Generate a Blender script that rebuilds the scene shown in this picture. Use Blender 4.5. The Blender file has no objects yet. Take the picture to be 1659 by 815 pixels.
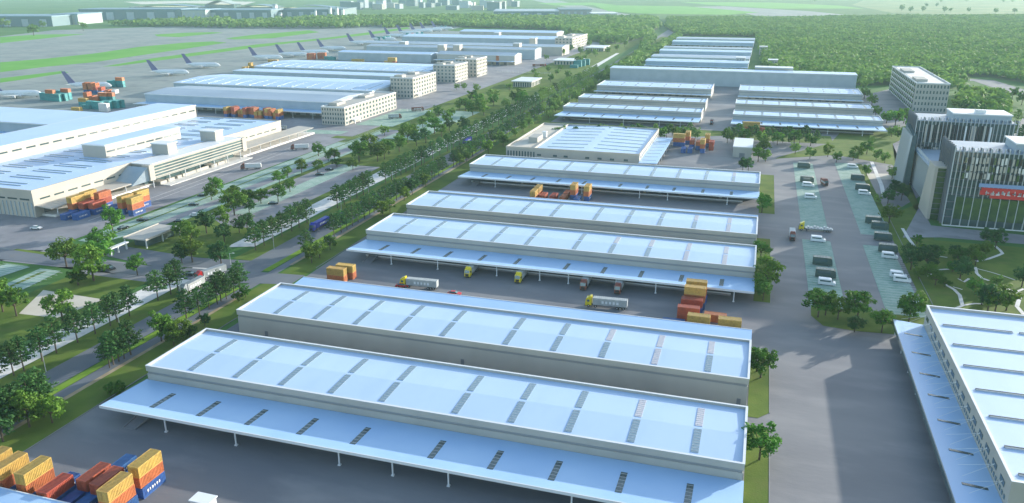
import bpy, math, random
import numpy as np
from mathutils import Vector, Matrix
random.seed(7); rng = np.random.default_rng(7)
R = math.radians
S = bpy.context.scene
COL = S.collection

# ---------------------------------------------------------------- camera, world, sun, exposure
F_PX, YAW, PIT, ROLL, CXP, CYP, HC = 1275.048, -0.3012695, 0.3293592, -0.0008806, 829.5, 407.5, 125.0
fw = Vector((math.sin(YAW)*math.cos(PIT), math.cos(YAW)*math.cos(PIT), -math.sin(PIT)))
rt = Vector((math.cos(YAW), -math.sin(YAW), 0)); up = rt.cross(fw)
rt, up = rt*math.cos(ROLL)+up*math.sin(ROLL), -rt*math.sin(ROLL)+up*math.cos(ROLL)
cd = bpy.data.cameras.new('camera'); cam = bpy.data.objects.new('camera', cd); COL.objects.link(cam)
cd.sensor_width = 36; cd.lens = 36*F_PX/1659; cd.clip_start = 1; cd.clip_end = 40000
cam.matrix_world = Matrix(((rt.x, up.x, -fw.x, 0), (rt.y, up.y, -fw.y, 0), (rt.z, up.z, -fw.z, HC), (0, 0, 0, 1)))
S.camera = cam

SUN_EL, SUN_AZ = 12.0, 38.0          # low sun to the back right: azimuth from +Y towards +X
w = bpy.data.worlds.new('World'); S.world = w; w.use_nodes = True
nt = w.node_tree; bg = nt.nodes['Background']
sky = nt.nodes.new('ShaderNodeTexSky'); sky.sky_type = 'NISHITA'; sky.sun_disc = False
sky.sun_elevation = R(SUN_EL); sky.sun_rotation = R(SUN_AZ); sky.altitude = 100
nt.links.new(sky.outputs[0], bg.inputs[0]); bg.inputs[1].default_value = 0.15
sl = bpy.data.lights.new('sun', 'SUN'); sl.energy = 3.2; sl.angle = R(0.6); sl.color = (1.0, 0.94, 0.86)
so = bpy.data.objects.new('sun', sl); COL.objects.link(so); so.location = (300, 400, 300)
sd = Vector((math.sin(R(SUN_AZ))*math.cos(R(SUN_EL)), math.cos(R(SUN_AZ))*math.cos(R(SUN_EL)), math.sin(R(SUN_EL))))
so.rotation_euler = sd.to_track_quat('Z', 'Y').to_euler()
S.view_settings.view_transform = 'Standard'; S.view_settings.look = 'None'
S.view_settings.gamma = 1; S.view_settings.exposure = 1.42
try: S.view_settings.use_curve_mapping = False
except Exception: pass
S.cycles.volume_bounces = 0; S.cycles.max_bounces = 5; S.cycles.transparent_max_bounces = 8

def P(x, y, z=0.0):
    d = rt*((x-CXP)/F_PX) - up*((y-CYP)/F_PX) + fw
    t = (z-HC)/d.z
    return (d.x*t, d.y*t)

# ---------------------------------------------------------------- materials
M = {}
def mat(name, c, rough=.7, c2=None, scale=1.0, metal=0.0, detail=4, lo=.35, hi=.65, spec=.5, rnd=0.0, bump=0.0, bscale=5, stretch=(1, 1, 1), spot=None, coord='Object'):
    m = bpy.data.materials.new(name); m.use_nodes = True; n = m.node_tree.nodes; l = m.node_tree.links
    b = n['Principled BSDF']; b.inputs['Roughness'].default_value = rough; b.inputs['Metallic'].default_value = metal
    b.inputs['Specular IOR Level'].default_value = spec
    b.inputs['Base Color'].default_value = (*c, 1)
    src = None
    tc = n.new('ShaderNodeTexCoord'); mp = n.new('ShaderNodeMapping'); l.new(tc.outputs[coord], mp.inputs[0]); mp.inputs['Scale'].default_value = stretch
    if c2 is not None:
        t = n.new('ShaderNodeTexNoise'); t.inputs['Scale'].default_value = scale; t.inputs['Detail'].default_value = detail
        l.new(mp.outputs[0], t.inputs['Vector'])
        r = n.new('ShaderNodeValToRGB'); r.color_ramp.elements[0].position = lo; r.color_ramp.elements[1].position = hi
        r.color_ramp.elements[0].color = (*c, 1); r.color_ramp.elements[1].color = (*c2, 1)
        l.new(t.outputs[0], r.inputs[0]); src = r.outputs[0]
    if spot is not None:      # second, finer layer of wear: (colour, scale, amount)
        t2 = n.new('ShaderNodeTexNoise'); t2.inputs['Scale'].default_value = spot[1]; t2.inputs['Detail'].default_value = 6
        l.new(mp.outputs[0], t2.inputs['Vector'])
        r2 = n.new('ShaderNodeValToRGB'); r2.color_ramp.elements[0].position = .5; r2.color_ramp.elements[1].position = .72
        r2.color_ramp.elements[1].color = (spot[2],)*3+(1,); r2.color_ramp.elements[0].color = (0, 0, 0, 1)
        l.new(t2.outputs[0], r2.inputs[0])
        mx = n.new('ShaderNodeMix'); mx.data_type = 'RGBA'; l.new(r2.outputs[0], mx.inputs[0])
        if src: l.new(src, mx.inputs[6])
        else: mx.inputs[6].default_value = (*c, 1)
        mx.inputs[7].default_value = (*spot[0], 1); src = mx.outputs[2]
    if rnd:
        oi = n.new('ShaderNodeObjectInfo'); hv = n.new('ShaderNodeHueSaturation')
        mr = n.new('ShaderNodeMapRange'); mr.inputs[3].default_value = 1-rnd; mr.inputs[4].default_value = 1+rnd
        l.new(oi.outputs['Random'], mr.inputs[0]); l.new(mr.outputs[0], hv.inputs['Value'])
        mh = n.new('ShaderNodeMapRange'); mh.inputs[3].default_value = .5-rnd*.0; mh.inputs[4].default_value = .5+rnd*.09
        ml = n.new('ShaderNodeMath'); ml.operation = 'FRACT'; m3 = n.new('ShaderNodeMath'); m3.operation = 'MULTIPLY'; m3.inputs[1].default_value = 7.31
        l.new(oi.outputs['Random'], m3.inputs[0]); l.new(m3.outputs[0], ml.inputs[0]); l.new(ml.outputs[0], mh.inputs[0]); l.new(mh.outputs[0], hv.inputs['Hue'])
        if src: l.new(src, hv.inputs['Color'])
        else: hv.inputs['Color'].default_value = (*c, 1)
        src = hv.outputs[0]
    if src: l.new(src, b.inputs['Base Color'])
    if bump:
        t3 = n.new('ShaderNodeTexNoise'); t3.inputs['Scale'].default_value = bscale; l.new(mp.outputs[0], t3.inputs['Vector'])
        bp = n.new('ShaderNodeBump'); bp.inputs['Strength'].default_value = bump; bp.inputs['Distance'].default_value = .2
        l.new(t3.outputs[0], bp.inputs['Height']); l.new(bp.outputs[0], b.inputs['Normal'])
    M[name] = m; return m

mat('field', (.045, .14, .03), .9, (.09, .19, .05), .004, detail=8, spot=((.14, .19, .09), .02, .4), spec=.12)
mat('apron', (.20, .235, .22), .75, (.28, .305, .28), .012, detail=8, spot=((.13, .14, .15), .05, .6), spec=.3)
mat('asphalt', (.135, .14, .155), .68, (.20, .20, .205), .035, detail=10, spot=((.27, .265, .26), .09, .6), bump=.2, bscale=.8, stretch=(.4, 1, 1))
mat('road_asphalt', (.115, .13, .15), .75, (.155, .17, .185), .05, detail=8, spot=((.15, .15, .15), .2, .4))
mat('yard_concrete', (.19, .19, .205), .75, (.27, .27, .28), .04, detail=9, spot=((.14, .145, .15), .12, .6), bump=.1, bscale=1)
mat('pale_paving', (.62, .61, .57), .8, (.74, .72, .67), .06, detail=8, spot=((.38, .38, .36), .3, .5))
mat('tan_paving', (.52, .47, .38), .8, (.60, .56, .47), .08, detail=6)
mat('grass', (.075, .135, .022), .9, (.14, .20, .035), .07, detail=9, spot=((.15, .16, .05), .15, .5), bump=.3, bscale=2, spec=.12)
mat('bright_grass', (.14, .26, .02), .9, (.20, .31, .04), .2, detail=6, spec=.12)
mat('airfield_grass', (.11, .33, .04), .9, (.16, .38, .07), .015, detail=6, spec=.12)
mat('permeable', (.24, .36, .29), .85, (.34, .45, .38), .15, detail=6, spot=((.16, .28, .18), .5, .6), spec=.12)
mat('soil', (.28, .22, .13), .9, (.38, .31, .20), .3)
mat('paint_white', (.72, .72, .70), .6, (.55, .55, .53), .8)
mat('dry_field', (.13, .22, .07), .9, (.22, .28, .12), .006, spec=.12)
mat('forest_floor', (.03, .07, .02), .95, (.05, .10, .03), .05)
mat('roof', (.42, .57, .76), .45, (.46, .61, .79), .035, detail=7, spot=((.37, .52, .71), .15, .35), stretch=(1, .35, 1), spec=.3)
mat('roof_grey', (.27, .35, .43), .5, (.33, .41, .49), .05, stretch=(.3, 1, 1), spec=.4)
mat('canopy_roof', (.34, .53, .77), .42, (.39, .58, .80), .06, detail=6, spec=.4)
mat('wall', (.40, .40, .365), .7, (.36, .36, .33), .12, detail=6, stretch=(1, 1, .3), spec=.3)
mat('wall_light', (.45, .425, .37), .65, (.40, .385, .34), .1, spec=.3)
mat('wall_blue', (.30, .38, .43), .6, (.35, .43, .48), .1)
mat('band', (.24, .26, .27), .5)
mat('trim', (.66, .69, .70), .5)
mat('skylight', (.17, .26, .31), .25, (.24, .33, .38), 1.2, spec=.8)
mat('skylight_reflection', (.56, .52, .54), .4, (.42, .45, .50), 1.5)  # sun and sky reflection on some skylights, put into the base colour
mat('dark_slot', (.03, .055, .06), .2, (.06, .10, .10), 1.0, spec=.8)
mat('dark', (.02, .022, .025), .5)
mat('door_grey', (.14, .16, .18), .6, (.18, .20, .22), .5)
mat('glass', (.05, .09, .10), .08, (.09, .15, .15), .15, spec=1.0)
mat('glass_green', (.035, .08, .035), .15, (.07, .13, .04), .25, detail=8, spec=.9)
mat('fin', (.48, .52, .53), .4, spec=.6)
mat('fin_dark', (.13, .15, .17), .7, spec=.3)
mat('metal', (.50, .52, .53), .4, metal=.3)
mat('white_metal', (.78, .80, .80), .4)
mat('c_yellow', (.52, .33, .08), .55, (.42, .27, .07), .9, rnd=.12, spot=((.25, .13, .05), 1.2, .5))
mat('c_orange', (.50, .14, .05), .55, (.40, .11, .045), .9, rnd=.12, spot=((.22, .08, .04), 1.2, .5))
mat('c_red', (.42, .075, .04), .55, (.33, .06, .04), .9, rnd=.12, spot=((.2, .05, .04), 1.2, .5))
mat('c_blue', (.03, .11, .30), .5, (.04, .15, .36), .9, rnd=.2, spot=((.05, .08, .14), 1.2, .5))
mat('c_teal', (.02, .24, .25), .5, (.03, .32, .31), .9, rnd=.15, spot=((.04, .14, .14), 1.2, .5))
mat('c_white', (.70, .70, .68), .5, (.62, .62, .60), .9)
mat('car_black', (.015, .02, .02), .2); mat('car_white', (.75, .77, .78), .25); mat('car_red', (.5, .02, .02), .25)
mat('car_green', (.06, .10, .085), .3); mat('car_grey', (.30, .33, .35), .3)
mat('cab_yellow', (.68, .55, .02), .3); mat('cab_red', (.42, .02, .02), .3); mat('cab_brown', (.20, .06, .04), .4); mat('cab_blue', (.02, .04, .38), .3)
mat('tyre', (.02, .02, .02), .8); mat('rubber', (.03, .03, .03), .8)
mat('tarp_grey', (.34, .37, .37), .6, (.42, .45, .44), .5)
mat('bark', (.07, .05, .035), .9, (.11, .085, .06), 3)
mat('plane_white', (.72, .76, .78), .3); mat('plane_tail', (.12, .13, .27), .35); mat('sign_red', (.55, .03, .03), .4); mat('sign_blue', (.22, .33, .55), .4)

def leafmat(name, c, c2, rnd):
    m = mat(name, c, .75, c2, .35, detail=5, rnd=rnd, spec=.2)
    n = m.node_tree.nodes; l = m.node_tree.links; b = n['Principled BSDF']; o = n['Material Output']
    tr = n.new('ShaderNodeBsdfTranslucent'); ms = n.new('ShaderNodeMixShader'); ms.inputs[0].default_value = .3
    src = b.inputs['Base Color'].links[0].from_socket
    l.new(src, tr.inputs['Color']); l.new(b.outputs[0], ms.inputs[1]); l.new(tr.outputs[0], ms.inputs[2]); l.new(ms.outputs[0], o.inputs[0])
leafmat('leaf_dark', (.032, .095, .028), (.075, .165, .040), .30)
leafmat('leaf_green', (.065, .155, .015), (.13, .24, .030), .35)
leafmat('leaf_olive', (.075, .145, .014), (.135, .22, .025), .25)
leafmat('leaf_forest', (.08, .19, .035), (.20, .34, .07), .0)
M['leaf_forest'].node_tree.nodes['Noise Texture'].inputs['Scale'].default_value = .025

# ---------------------------------------------------------------- mesh helpers
class MB:
    def __init__(s, o=(0, 0, 0)): s.v = []; s.f = []; s.o = o; s.m = []; s.mi = 0
    def add(s, vs, fs):
        k = len(s.v); s.v += [(a-s.o[0], b-s.o[1], c-s.o[2]) for a, b, c in vs]; s.f += [tuple(i+k for i in f) for f in fs]; s.m += [s.mi]*len(fs)
    def box(s, x0, x1, y0, y1, z0, z1):
        s.add([(x0, y0, z0), (x1, y0, z0), (x1, y1, z0), (x0, y1, z0), (x0, y0, z1), (x1, y0, z1), (x1, y1, z1), (x0, y1, z1)],
              [(0, 3, 2, 1), (4, 5, 6, 7), (0, 1, 5, 4), (1, 2, 6, 5), (2, 3, 7, 6), (3, 0, 4, 7)])
    def hexa(s, b, t):       # four bottom corners, four top corners (counter-clockwise from above)
        s.add(list(b)+list(t), [(0, 3, 2, 1), (4, 5, 6, 7), (0, 1, 5, 4), (1, 2, 6, 5), (2, 3, 7, 6), (3, 0, 4, 7)])
    def prism(s, pts, z0, z1):
        n = len(pts); a = sum(pts[i][0]*pts[(i+1) % n][1]-pts[(i+1) % n][0]*pts[i][1] for i in range(n))
        if a < 0: pts = pts[::-1]
        s.add([(x, y, z0) for x, y in pts]+[(x, y, z1) for x, y in pts],
              [tuple(range(n))[::-1], tuple(range(n, 2*n))]+[(i, (i+1) % n, n+(i+1) % n, n+i) for i in range(n)])
    def cyl(s, c, r, h, ax='z', n=10, r2=None):
        r2 = r if r2 is None else r2; A = []; B = []
        for i in range(n):
            t = 2*math.pi*i/n; u, q = math.cos(t), math.sin(t)
            if ax == 'z': A.append((c[0]+r*u, c[1]+r*q, c[2])); B.append((c[0]+r2*u, c[1]+r2*q, c[2]+h))
            elif ax == 'y': A.append((c[0]-r*u, c[1], c[2]+r*q)); B.append((c[0]-r2*u, c[1]+h, c[2]+r2*q))
            else: A.append((c[0], c[1]+r*u, c[2]+r*q)); B.append((c[0]+h, c[1]+r2*u, c[2]+r2*q))
        s.add(A+B, [tuple(range(n))[::-1], tuple(range(n, 2*n))]+[(i, (i+1) % n, n+(i+1) % n, n+i) for i in range(n)])
    def bar(s, p, q, r, r2=None, n=4):
        p = Vector(p); q = Vector(q); d = (q-p); r2 = r if r2 is None else r2
        a = d.orthogonal().normalized(); b = d.normalized().cross(a)
        A = [tuple(p+(a*math.cos(2*math.pi*i/n)+b*math.sin(2*math.pi*i/n))*r) for i in range(n)]
        B = [tuple(q+(a*math.cos(2*math.pi*i/n)+b*math.sin(2*math.pi*i/n))*r2) for i in range(n)]
        s.add(A+B, [tuple(range(n))[::-1], tuple(range(n, 2*n))]+[(i, (i+1) % n, n+(i+1) % n, n+i) for i in range(n)])
    def sheet(s, pts, z):
        n = len(pts); a = sum(pts[i][0]*pts[(i+1) % n][1]-pts[(i+1) % n][0]*pts[i][1] for i in range(n))
        if a < 0: pts = pts[::-1]
        s.add([(x, y, z) for x, y in pts], [tuple(range(n))])
    def rings(s, rs, close=True):   # list of rings of equal length
        n = len(rs[0]); k = len(rs); vs = [p for r in rs for p in r]; fs = []
        for j in range(k-1):
            for i in range(n): fs.append((j*n+i, j*n+(i+1) % n, (j+1)*n+(i+1) % n, (j+1)*n+i))
        if close: fs += [tuple(range(n))[::-1], tuple(range((k-1)*n, k*n))]
        s.add(vs, fs)
    def mesh(s, name, mats):
        me = bpy.data.meshes.new(name); me.from_pydata(s.v, [], s.f)
        for m in (mats if isinstance(mats, (list, tuple)) else [mats]): me.materials.append(M[m])
        if isinstance(mats, (list, tuple)): me.polygons.foreach_set('material_index', s.m)
        me.update(); return me
    def build(s, name, mats, parent=None, loc=None):
        o = bpy.data.objects.new(name, s.mesh(name, mats)); COL.objects.link(o); o.parent = parent
        if loc is not None: o.location = loc
        elif parent is None: o.location = s.o
        return o
def tag(o, label=None, cat=None, group=None, kind=None):
    if label: o['label'] = label
    if cat: o['category'] = cat
    if group: o['group'] = group
    if kind: o['kind'] = kind
    return o
def thing(name, loc, label, cat, group=None, rz=0):
    o = bpy.data.objects.new(name, None); COL.objects.link(o); o.location = loc; o.rotation_euler = (0, 0, rz); o.empty_display_size = .5
    return tag(o, label, cat, group)
def put(mesh, name, parent, loc, rz=0):
    o = bpy.data.objects.new(name, mesh); COL.objects.link(o); o.parent = parent; o.location = loc; o.rotation_euler = (0, 0, rz); return o
def dup(root, loc, rz=0, label=None, group=None, swap=None, scale=None):
    r = root.copy(); COL.objects.link(r); r.location = loc; r.rotation_euler = (0, 0, rz)
    if label: r['label'] = label
    if group: r['group'] = group
    if scale: r.scale = scale
    for ch in list(root.children):
        c = ch.copy(); COL.objects.link(c); c.parent = r
        if swap and ch.name.split('.')[0] in swap: c.data = swap[ch.name.split('.')[0]]
        for g in ch.children:
            d = g.copy(); COL.objects.link(d); d.parent = c
    return r
ORD = 'first second third fourth fifth sixth seventh eighth ninth tenth eleventh twelfth thirteenth fourteenth fifteenth sixteenth seventeenth eighteenth nineteenth'.split()
TENS = {2: 'twenty', 3: 'thirty', 4: 'forty', 5: 'fifty', 6: 'sixty', 7: 'seventy', 8: 'eighty', 9: 'ninety'}
def nth(i):
    if i < 19: return ORD[i]
    n = i+1
    if n >= 100: return 'hundredth' if n == 100 else 'hundred and '+nth(n-101)
    if n % 10 == 0: return TENS[n//10][:-1]+'ieth'
    return TENS[n//10]+' '+ORD[n % 10-1]
def struct(name, polys, m, z, label=None):
    mb = MB()
    for i, p in enumerate(polys): mb.sheet(p, z+i*.0015)
    o = mb.build(name, m); o['kind'] = 'structure'; return o
def PX(*pts): return [P(x, y) for x, y in pts]
def rect(x0, x1, y0, y1): return [(x0, y0), (x1, y0), (x1, y1), (x0, y1)]

# ---------------------------------------------------------------- the ground
struct('terrain', [rect(-9000, 9000, -600, 9500)], 'field', -.12)
struct('airport_apron', [[(-330, 290), (-330, 1960), (-640, 1960), (-840, 2100), (-900, 2600), (-1500, 2400), (-1900, 1800), (-1500, 700), (-900, 200), (-360, 200)]], 'apron', -.08)
struct('airport_yard', [rect(-640, -330, 280, 1950), [(-360, 200), (-330, 283), (-250, 279), (-250, 262), (-288, 270), (-305, 266), (-420, 262), (-420, 200)]], 'yard_concrete', -.04)
ag = [PX((0,101),(75,95),(150,87),(225,76),(300,69),(345,67),(368,69),(300,79),(225,90),(150,101),(75,108),(0,117)),
      PX((0,127),(100,115),(112,117),(50,127),(0,134)), PX((165,108),(250,94),(340,82),(415,72),(415,77),(340,87),(250,99),(190,107)),
      PX((250,56),(300,53),(345,52),(362,53),(330,56),(290,60),(255,59)), PX((365,62),(415,56),(500,49),(518,52),(440,62),(380,64)),
      PX((415,72),(470,67),(530,61),(600,52),(660,44),(665,46),(600,56),(530,64),(470,70),(415,77)),
      PX((0,60),(60,56),(140,55),(0,70)), PX((960,8),(1110,10),(1230,20),(1180,24),(1040,22),(985,18)),PX((870,5),(960,4),(1000,8),(900,9)),PX((1100,3),(1250,4),(1360,9),(1400,14),(1250,14),(1150,8))]
struct('airfield_grass', ag, 'airfield_grass', -.02)
struct('runway', [PX((860,0),(900,0),(1010,22),(1060,28),(1000,27),(930,14)), PX((1170,10),(1310,18),(1400,27),(1240,29),(1200,20),(1090,12))], 'apron', -.02)
struct('sand_field', [PX((200,3),(330,1),(415,3),(395,8),(300,5),(230,7))], 'tan_paving', -.03)
struct('far_field', [PX((1400,0),(1659,0),(1659,24),(1450,22),(1380,8))], 'dry_field', -.03)
struct('asphalt_yard', [[(-188.5, 90), (-188.5, 167), (-186, 189), (-185, 235), (-187, 300), (-189, 368), (-190, 420), (-189, 520), (-188, 584), (-186, 715), (-186, 946), (-192, 1000), (-192, 1100), (112, 1100), (112, 1000), (180, 1130), (190, 880), (150, 760), (118, 560), (75, 470), (74.5, 318), (60, 300), (62, 90)],
                        rect(-250, 140, 50, 60)], 'asphalt', -.02)
struct('main_road', [[(-222, 100), (-223, 260), (-226, 600), (-228, 1100), (-250, 2000), (-262, 2400), (-236, 2400), (-226, 2000), (-206, 1100), (-206, 600), (-210, 260), (-212, 100)]], 'road_asphalt', 0)
struct('side_lane', [[(-207.5, 100), (-206, 260), (-205.5, 600), (-201, 600), (-201.5, 260), (-202.5, 100)]], 'road_asphalt', .004)
struct('east_road', [[(245, 1204), (272, 1204), (290, 1030), (255, 905), (190, 700), (165, 560), (165, 430), (175, 430), (177, 560), (205, 690), (285, 905), (320, 1030), (300, 1220), (245, 1240)]], 'road_asphalt', .004)
struct('far_road', [[(38, 1300), (28, 2000), (16, 2000), (24, 1150), (36, 1150)]], 'road_asphalt', .004)
struct('verge', [[(-250, 100), (-250, 262), (-258, 266), (-289, 262), (-289, 226), (-345, 215), (-345, 100)],
                 [(-188, 100), (-188, 235), (-188, 300), (-188, 500), (-187, 2000), (-240, 2000), (-236, 1400), (-205, 1100), (-200, 600), (-200.2, 260), (-201, 100)],
                 [(-246, 297), (-246, 1100), (-262, 2000), (-330, 2000), (-330, 640), (-300, 600), (-297, 545), (-298, 400), (-298, 300)],
                 [(-303, 281), (-275, 292), (-250, 297), (-250, 299), (-300, 300)], rect(-345, -303, 269, 281)], 'grass', .004)
struct('median', [[(-210.5, 100), (-210, 268), (-206.5, 268), (-207.5, 100)], [(-210, 290), (-208, 600), (-208, 1100), (-205.5, 1100), (-205.5, 600), (-206.5, 290)]], 'bright_grass', .03)
struct('road_verge_strip', [[(-232.5, 100), (-232.5, 268), (-230.5, 268), (-227, 268), (-222.6, 268), (-222, 100)], [(-233, 300), (-229, 600), (-229, 1100), (-226, 1100), (-225, 600), (-223, 300)]], 'grass', .012)
struct('earth_path', [[(-203, 100), (-201.5, 262), (-200, 262), (-201, 100)], [(-202.5, 300), (-203, 600), (-201, 600), (-200.8, 300)]], 'soil', .02)
struct('pavement', [[(-246, 100), (-246, 276), (-233.5, 276), (-232.5, 100)], [(-247, 318), (-250, 620), (-252, 1100), (-262, 1500), (-256, 1500), (-240, 1100), (-236, 620), (-234, 318)],
                    [(-233.8, 319), (-246, 314), (-247, 318), (-234, 318.5)], [(-240.6, 273), (-246, 295), (-235, 294), (-233.4, 274)], rect(-189, -172, 100, 101)], 'pale_paving', .016)
struct('tan_square', [[(-286, 241), (-253, 240), (-256, 219), (-274, 218)], PX((1405,281),(1452,282),(1448,291),(1402,290))], 'tan_paving', .024)
struct('crossroad', [[(-354, 279), (-305, 277), (-262, 280), (-216, 287), (-188, 290), (-188, 278), (-216, 272), (-250, 268), (-305, 268), (-420, 262), (-420, 275)],
                     [(-300, 286), (-300, 300), (-250, 296), (-222, 300), (-222, 288), (-262, 280)]], 'road_asphalt', .03)
# West car parks: permeable stalls with painted lines, grass divider between rows
struct('stall_paving', [[(-326, 300), (-330, 640), (-313, 640), (-309, 313), (-312, 300)], [(-303, 345), (-301, 640), (-298, 640), (-298.5, 345)],
                        [(-306, 226), (-310, 262), (-298, 262), (-293, 226)], [(-336, 235), (-330, 262), (-316, 262), (-320, 235)], [(-345, 240), (-345, 262), (-338, 262), (-342, 240)],
                        rect(-282, -270, 366, 500), [(-395, 600), (-345, 606), (-345, 622), (-395, 618)], rect(-356, -318, 655, 755), rect(-300, -270, 600, 760)], 'permeable', .034)
struct('car_park_lane', [[(-312, 313), (-313, 640), (-301, 640), (-303, 345), (-303, 313)], [(-293, 360), (-293, 500), (-254, 500), (-254, 345), (-272, 345)], rect(-289, -250, 262, 266)], 'yard_concrete', .03)
struct('grass_divider', [[(-318.5, 306), (-321, 640), (-319.5, 640), (-317, 306)], rect(-297.5, -294, 345, 600), [(-303, 228), (-306, 258), (-304, 260), (-301, 228)], rect(-330, -322, 574, 640), rect(-345, -322, 590, 600)], 'grass', .045)
mb = MB()
for k in range(112):
    y = 302+k*3; x0 = -326-(y-300)*.012; mb.sheet(rect(x0, x0+7, y, y+.22), .05); mb.sheet(rect(x0+9, x0+16, y, y+.22), .05)
for k in range(44): mb.sheet(rect(-282, -270, 366+k*3, 366.22+k*3), .05)
for k in range(12): mb.sheet(rect(-308, -295, 228+k*2.9, 228.22+k*2.9), .05); mb.sheet(rect(-333, -318, 237+k*2.3, 237.22+k*2.3), .05)
for x in (-343, -349): mb.sheet([(x, 330), (x-6, 560), (x-5.6, 560), (x+.4, 330)], .05)
# East car park
for x0, x1 in ((28.4, 41.4), (57.5, 72.5)):
    for y0, y1 in ((309, 411), (430, 536 if x0 < 50 else 545), (545, 600)):
        k = y0
        while k < y1: mb.sheet(rect(x0, x1, k, k+.2), .05); k += 3.1
o = mb.build('painted_lines', 'paint_white'); o['kind'] = 'structure'
struct('parking_bay_paving', [rect(28.2, 41.8, 309, 412), rect(28.6, 42, 430, 602), [(57, 306), (57, 411), (70, 411), (72, 306)], [(58, 430), (57.5, 610), (74, 612), (72.5, 430)]], 'permeable', .03)
struct('planting_strip', [rect(5.9, 12.2, 150, 216), [(5.9, 222), (5.9, 262), (12.2, 262), (12.2, 226), (9, 222)], rect(5.9, 12.6, 318, 407), rect(6.2, 15, 456, 556),
                          [(28.4, 320), (74, 320), (74, 301), (44, 298.5), (32, 300), (28, 309)], rect(72.6, 76, 305, 610)], 'grass', .06)
struct('park_lawn', [[(75, 302), (75, 470), (97, 505), (97, 615), (60, 640), (16, 612), (20, 622), (60, 690), (75, 760), (150, 800), (108, 700), (101, 620), (93, 560), (93, 430), (160, 430), (240, 620), (330, 900), (600, 900), (600, 302)],
                     [(-192, 560), (-178, 560), (-178, 700), (-60, 700), (-60, 680), (-20, 700), (-20, 720), (-192, 722)], rect(-20, 62, 684, 722)], 'grass', .02)
struct('tower_forecourt', [[(78, 430), (97, 500), (96, 458), (150, 452), (150, 436), (97, 436)]], 'yard_concrete', .04)
def ribbon(px, wd):
    pts = [Vector(P(*p)) for p in px]; L = []; Rr = []
    for i, p in enumerate(pts):
        d = (pts[min(i+1, len(pts)-1)]-pts[max(i-1, 0)]).normalized(); nrm = Vector((-d.y, d.x))
        L.append(tuple(p+nrm*wd/2)); Rr.append(tuple(p-nrm*wd/2))
    return [[L[i], L[i+1], Rr[i+1], Rr[i]] for i in range(len(pts)-1)]
gp = []
q = lambda x, y: (1420+x/4.527, 340+y/4.527)
for pts, wd in (([q(190,135),q(235,210),q(285,275)], 1.6), ([q(730,378),q(820,360),q(890,335),q(925,320),q(905,295),q(870,265)], 1.5), ([q(375,490),q(400,465),q(450,440),q(530,435)], 1.3),
                ([q(500,545),q(570,585),q(610,625),q(630,700)], 1.5), ([q(560,565),q(630,585)], .7), ([q(575,725),q(640,700),q(720,688),q(780,690)], 1.2), ([q(680,425),q(725,420),q(735,465),q(770,500),q(825,520)], 1.4),
                ([q(730,430),q(830,455),q(930,485),q(1015,515)], .7), ([q(920,565),q(1020,605),q(1050,640),q(1030,710),q(1082,770)], 1.6), ([q(1020,605),q(1080,580)], 1.2), ([q(600,505),q(640,530),q(680,505)], 1.2),([q(450,340),q(520,350)],.9),
                ([(1412,262),(1428,300),(1432,318)],2.5)):
    gp += ribbon(pts, wd)
struct('garden_path', gp, 'pale_paving', .045)
mb = MB()
for x0, x1, y0, y1 in ((5.7, 5.9, 150, 216), (12.2, 12.45, 150, 216), (12.2, 12.45, 226, 262), (12.6, 12.85, 318, 407), (15, 15.25, 456, 556), (76, 76.25, 305, 470), (-188.4, -188.1, 100, 240), (-188.4, -188.1, 300, 560)):
    mb.box(x0, x1, y0, y1, -.1, .13)
o = mb.build('kerb', 'yard_concrete'); o['kind'] = 'structure'

# ---------------------------------------------------------------- warehouses
SLX = [15, 31.4, 47.8, 64.8, 81.6, 104.6, 121.4, 137.8, 155, 171.8]
def canopy(t, x0, x1, yw, ye, zr, zf, slots, cols, smat='dark_slot', slotlen=.5, zslope=True):
    """sloped slab from the wall (yw, top zr) to its free edge (ye, top zf)"""
    o = t.location
    mb = MB(o); th = .45
    a, b = (ye, yw) if ye < yw else (yw, ye); za, zb = (zf, zr) if ye < yw else (zr, zf)
    mb.hexa([(x0, a, za-th), (x1, a, za-th), (x1, b, zb-th), (x0, b, zb-th)], [(x0, a, za), (x1, a, za), (x1, b, zb), (x0, b, zb)])
    c = mb.build('canopy', 'canopy_roof', t)
    s = 1 if ye > yw else -1
    mb = MB(o); mb.box(x0-.05, x1+.05, min(ye, ye+.3*s), max(ye, ye+.3*s), zf-.75, zf+.12); mb.build('canopy_edge', 'trim', t)
    zat = lambda y: zr+(zf-zr)*(y-yw)/(ye-yw)
    L = abs(ye-yw)
    me = None
    for x in slots:
        y0 = yw+s*L*.30; y1 = yw+s*L*(.30+slotlen); lo, hi = min(y0, y1), max(y0, y1)
        if me is None:
            m = MB(); m.hexa([(-.85, lo-yw, zat(lo)-.2), (.85, lo-yw, zat(lo)-.2), (.85, hi-yw, zat(hi)-.2), (-.85, hi-yw, zat(hi)-.2)],
                             [(-.85, lo-yw, zat(lo)+.06), (.85, lo-yw, zat(lo)+.06), (.85, hi-yw, zat(hi)+.06), (-.85, hi-yw, zat(hi)+.06)])
            m.mi = 1
            for k in range(6):
                yy = lo+(hi-lo)*(k+.5)/6-yw; m.box(-.85, .85, yy-.05, yy+.05, zat(yy+yw)+.062, zat(yy+yw)+.12)
            me = m.mesh('canopy_skylight', [smat, 'metal'])
        put(me, 'canopy_skylight', t, (x-o[0], yw-o[1], 0))
    if cols:
        m = MB(); m.cyl((0, 0, 0), .24, zat(ye-s*.8)-th, n=8); m.box(-.4, .4, -.4, .4, 0, .35)
        me = m.mesh('column', 'trim')
        for x in cols: put(me, 'column', t, (x-o[0], ye-s*.8-o[1], 0))
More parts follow.
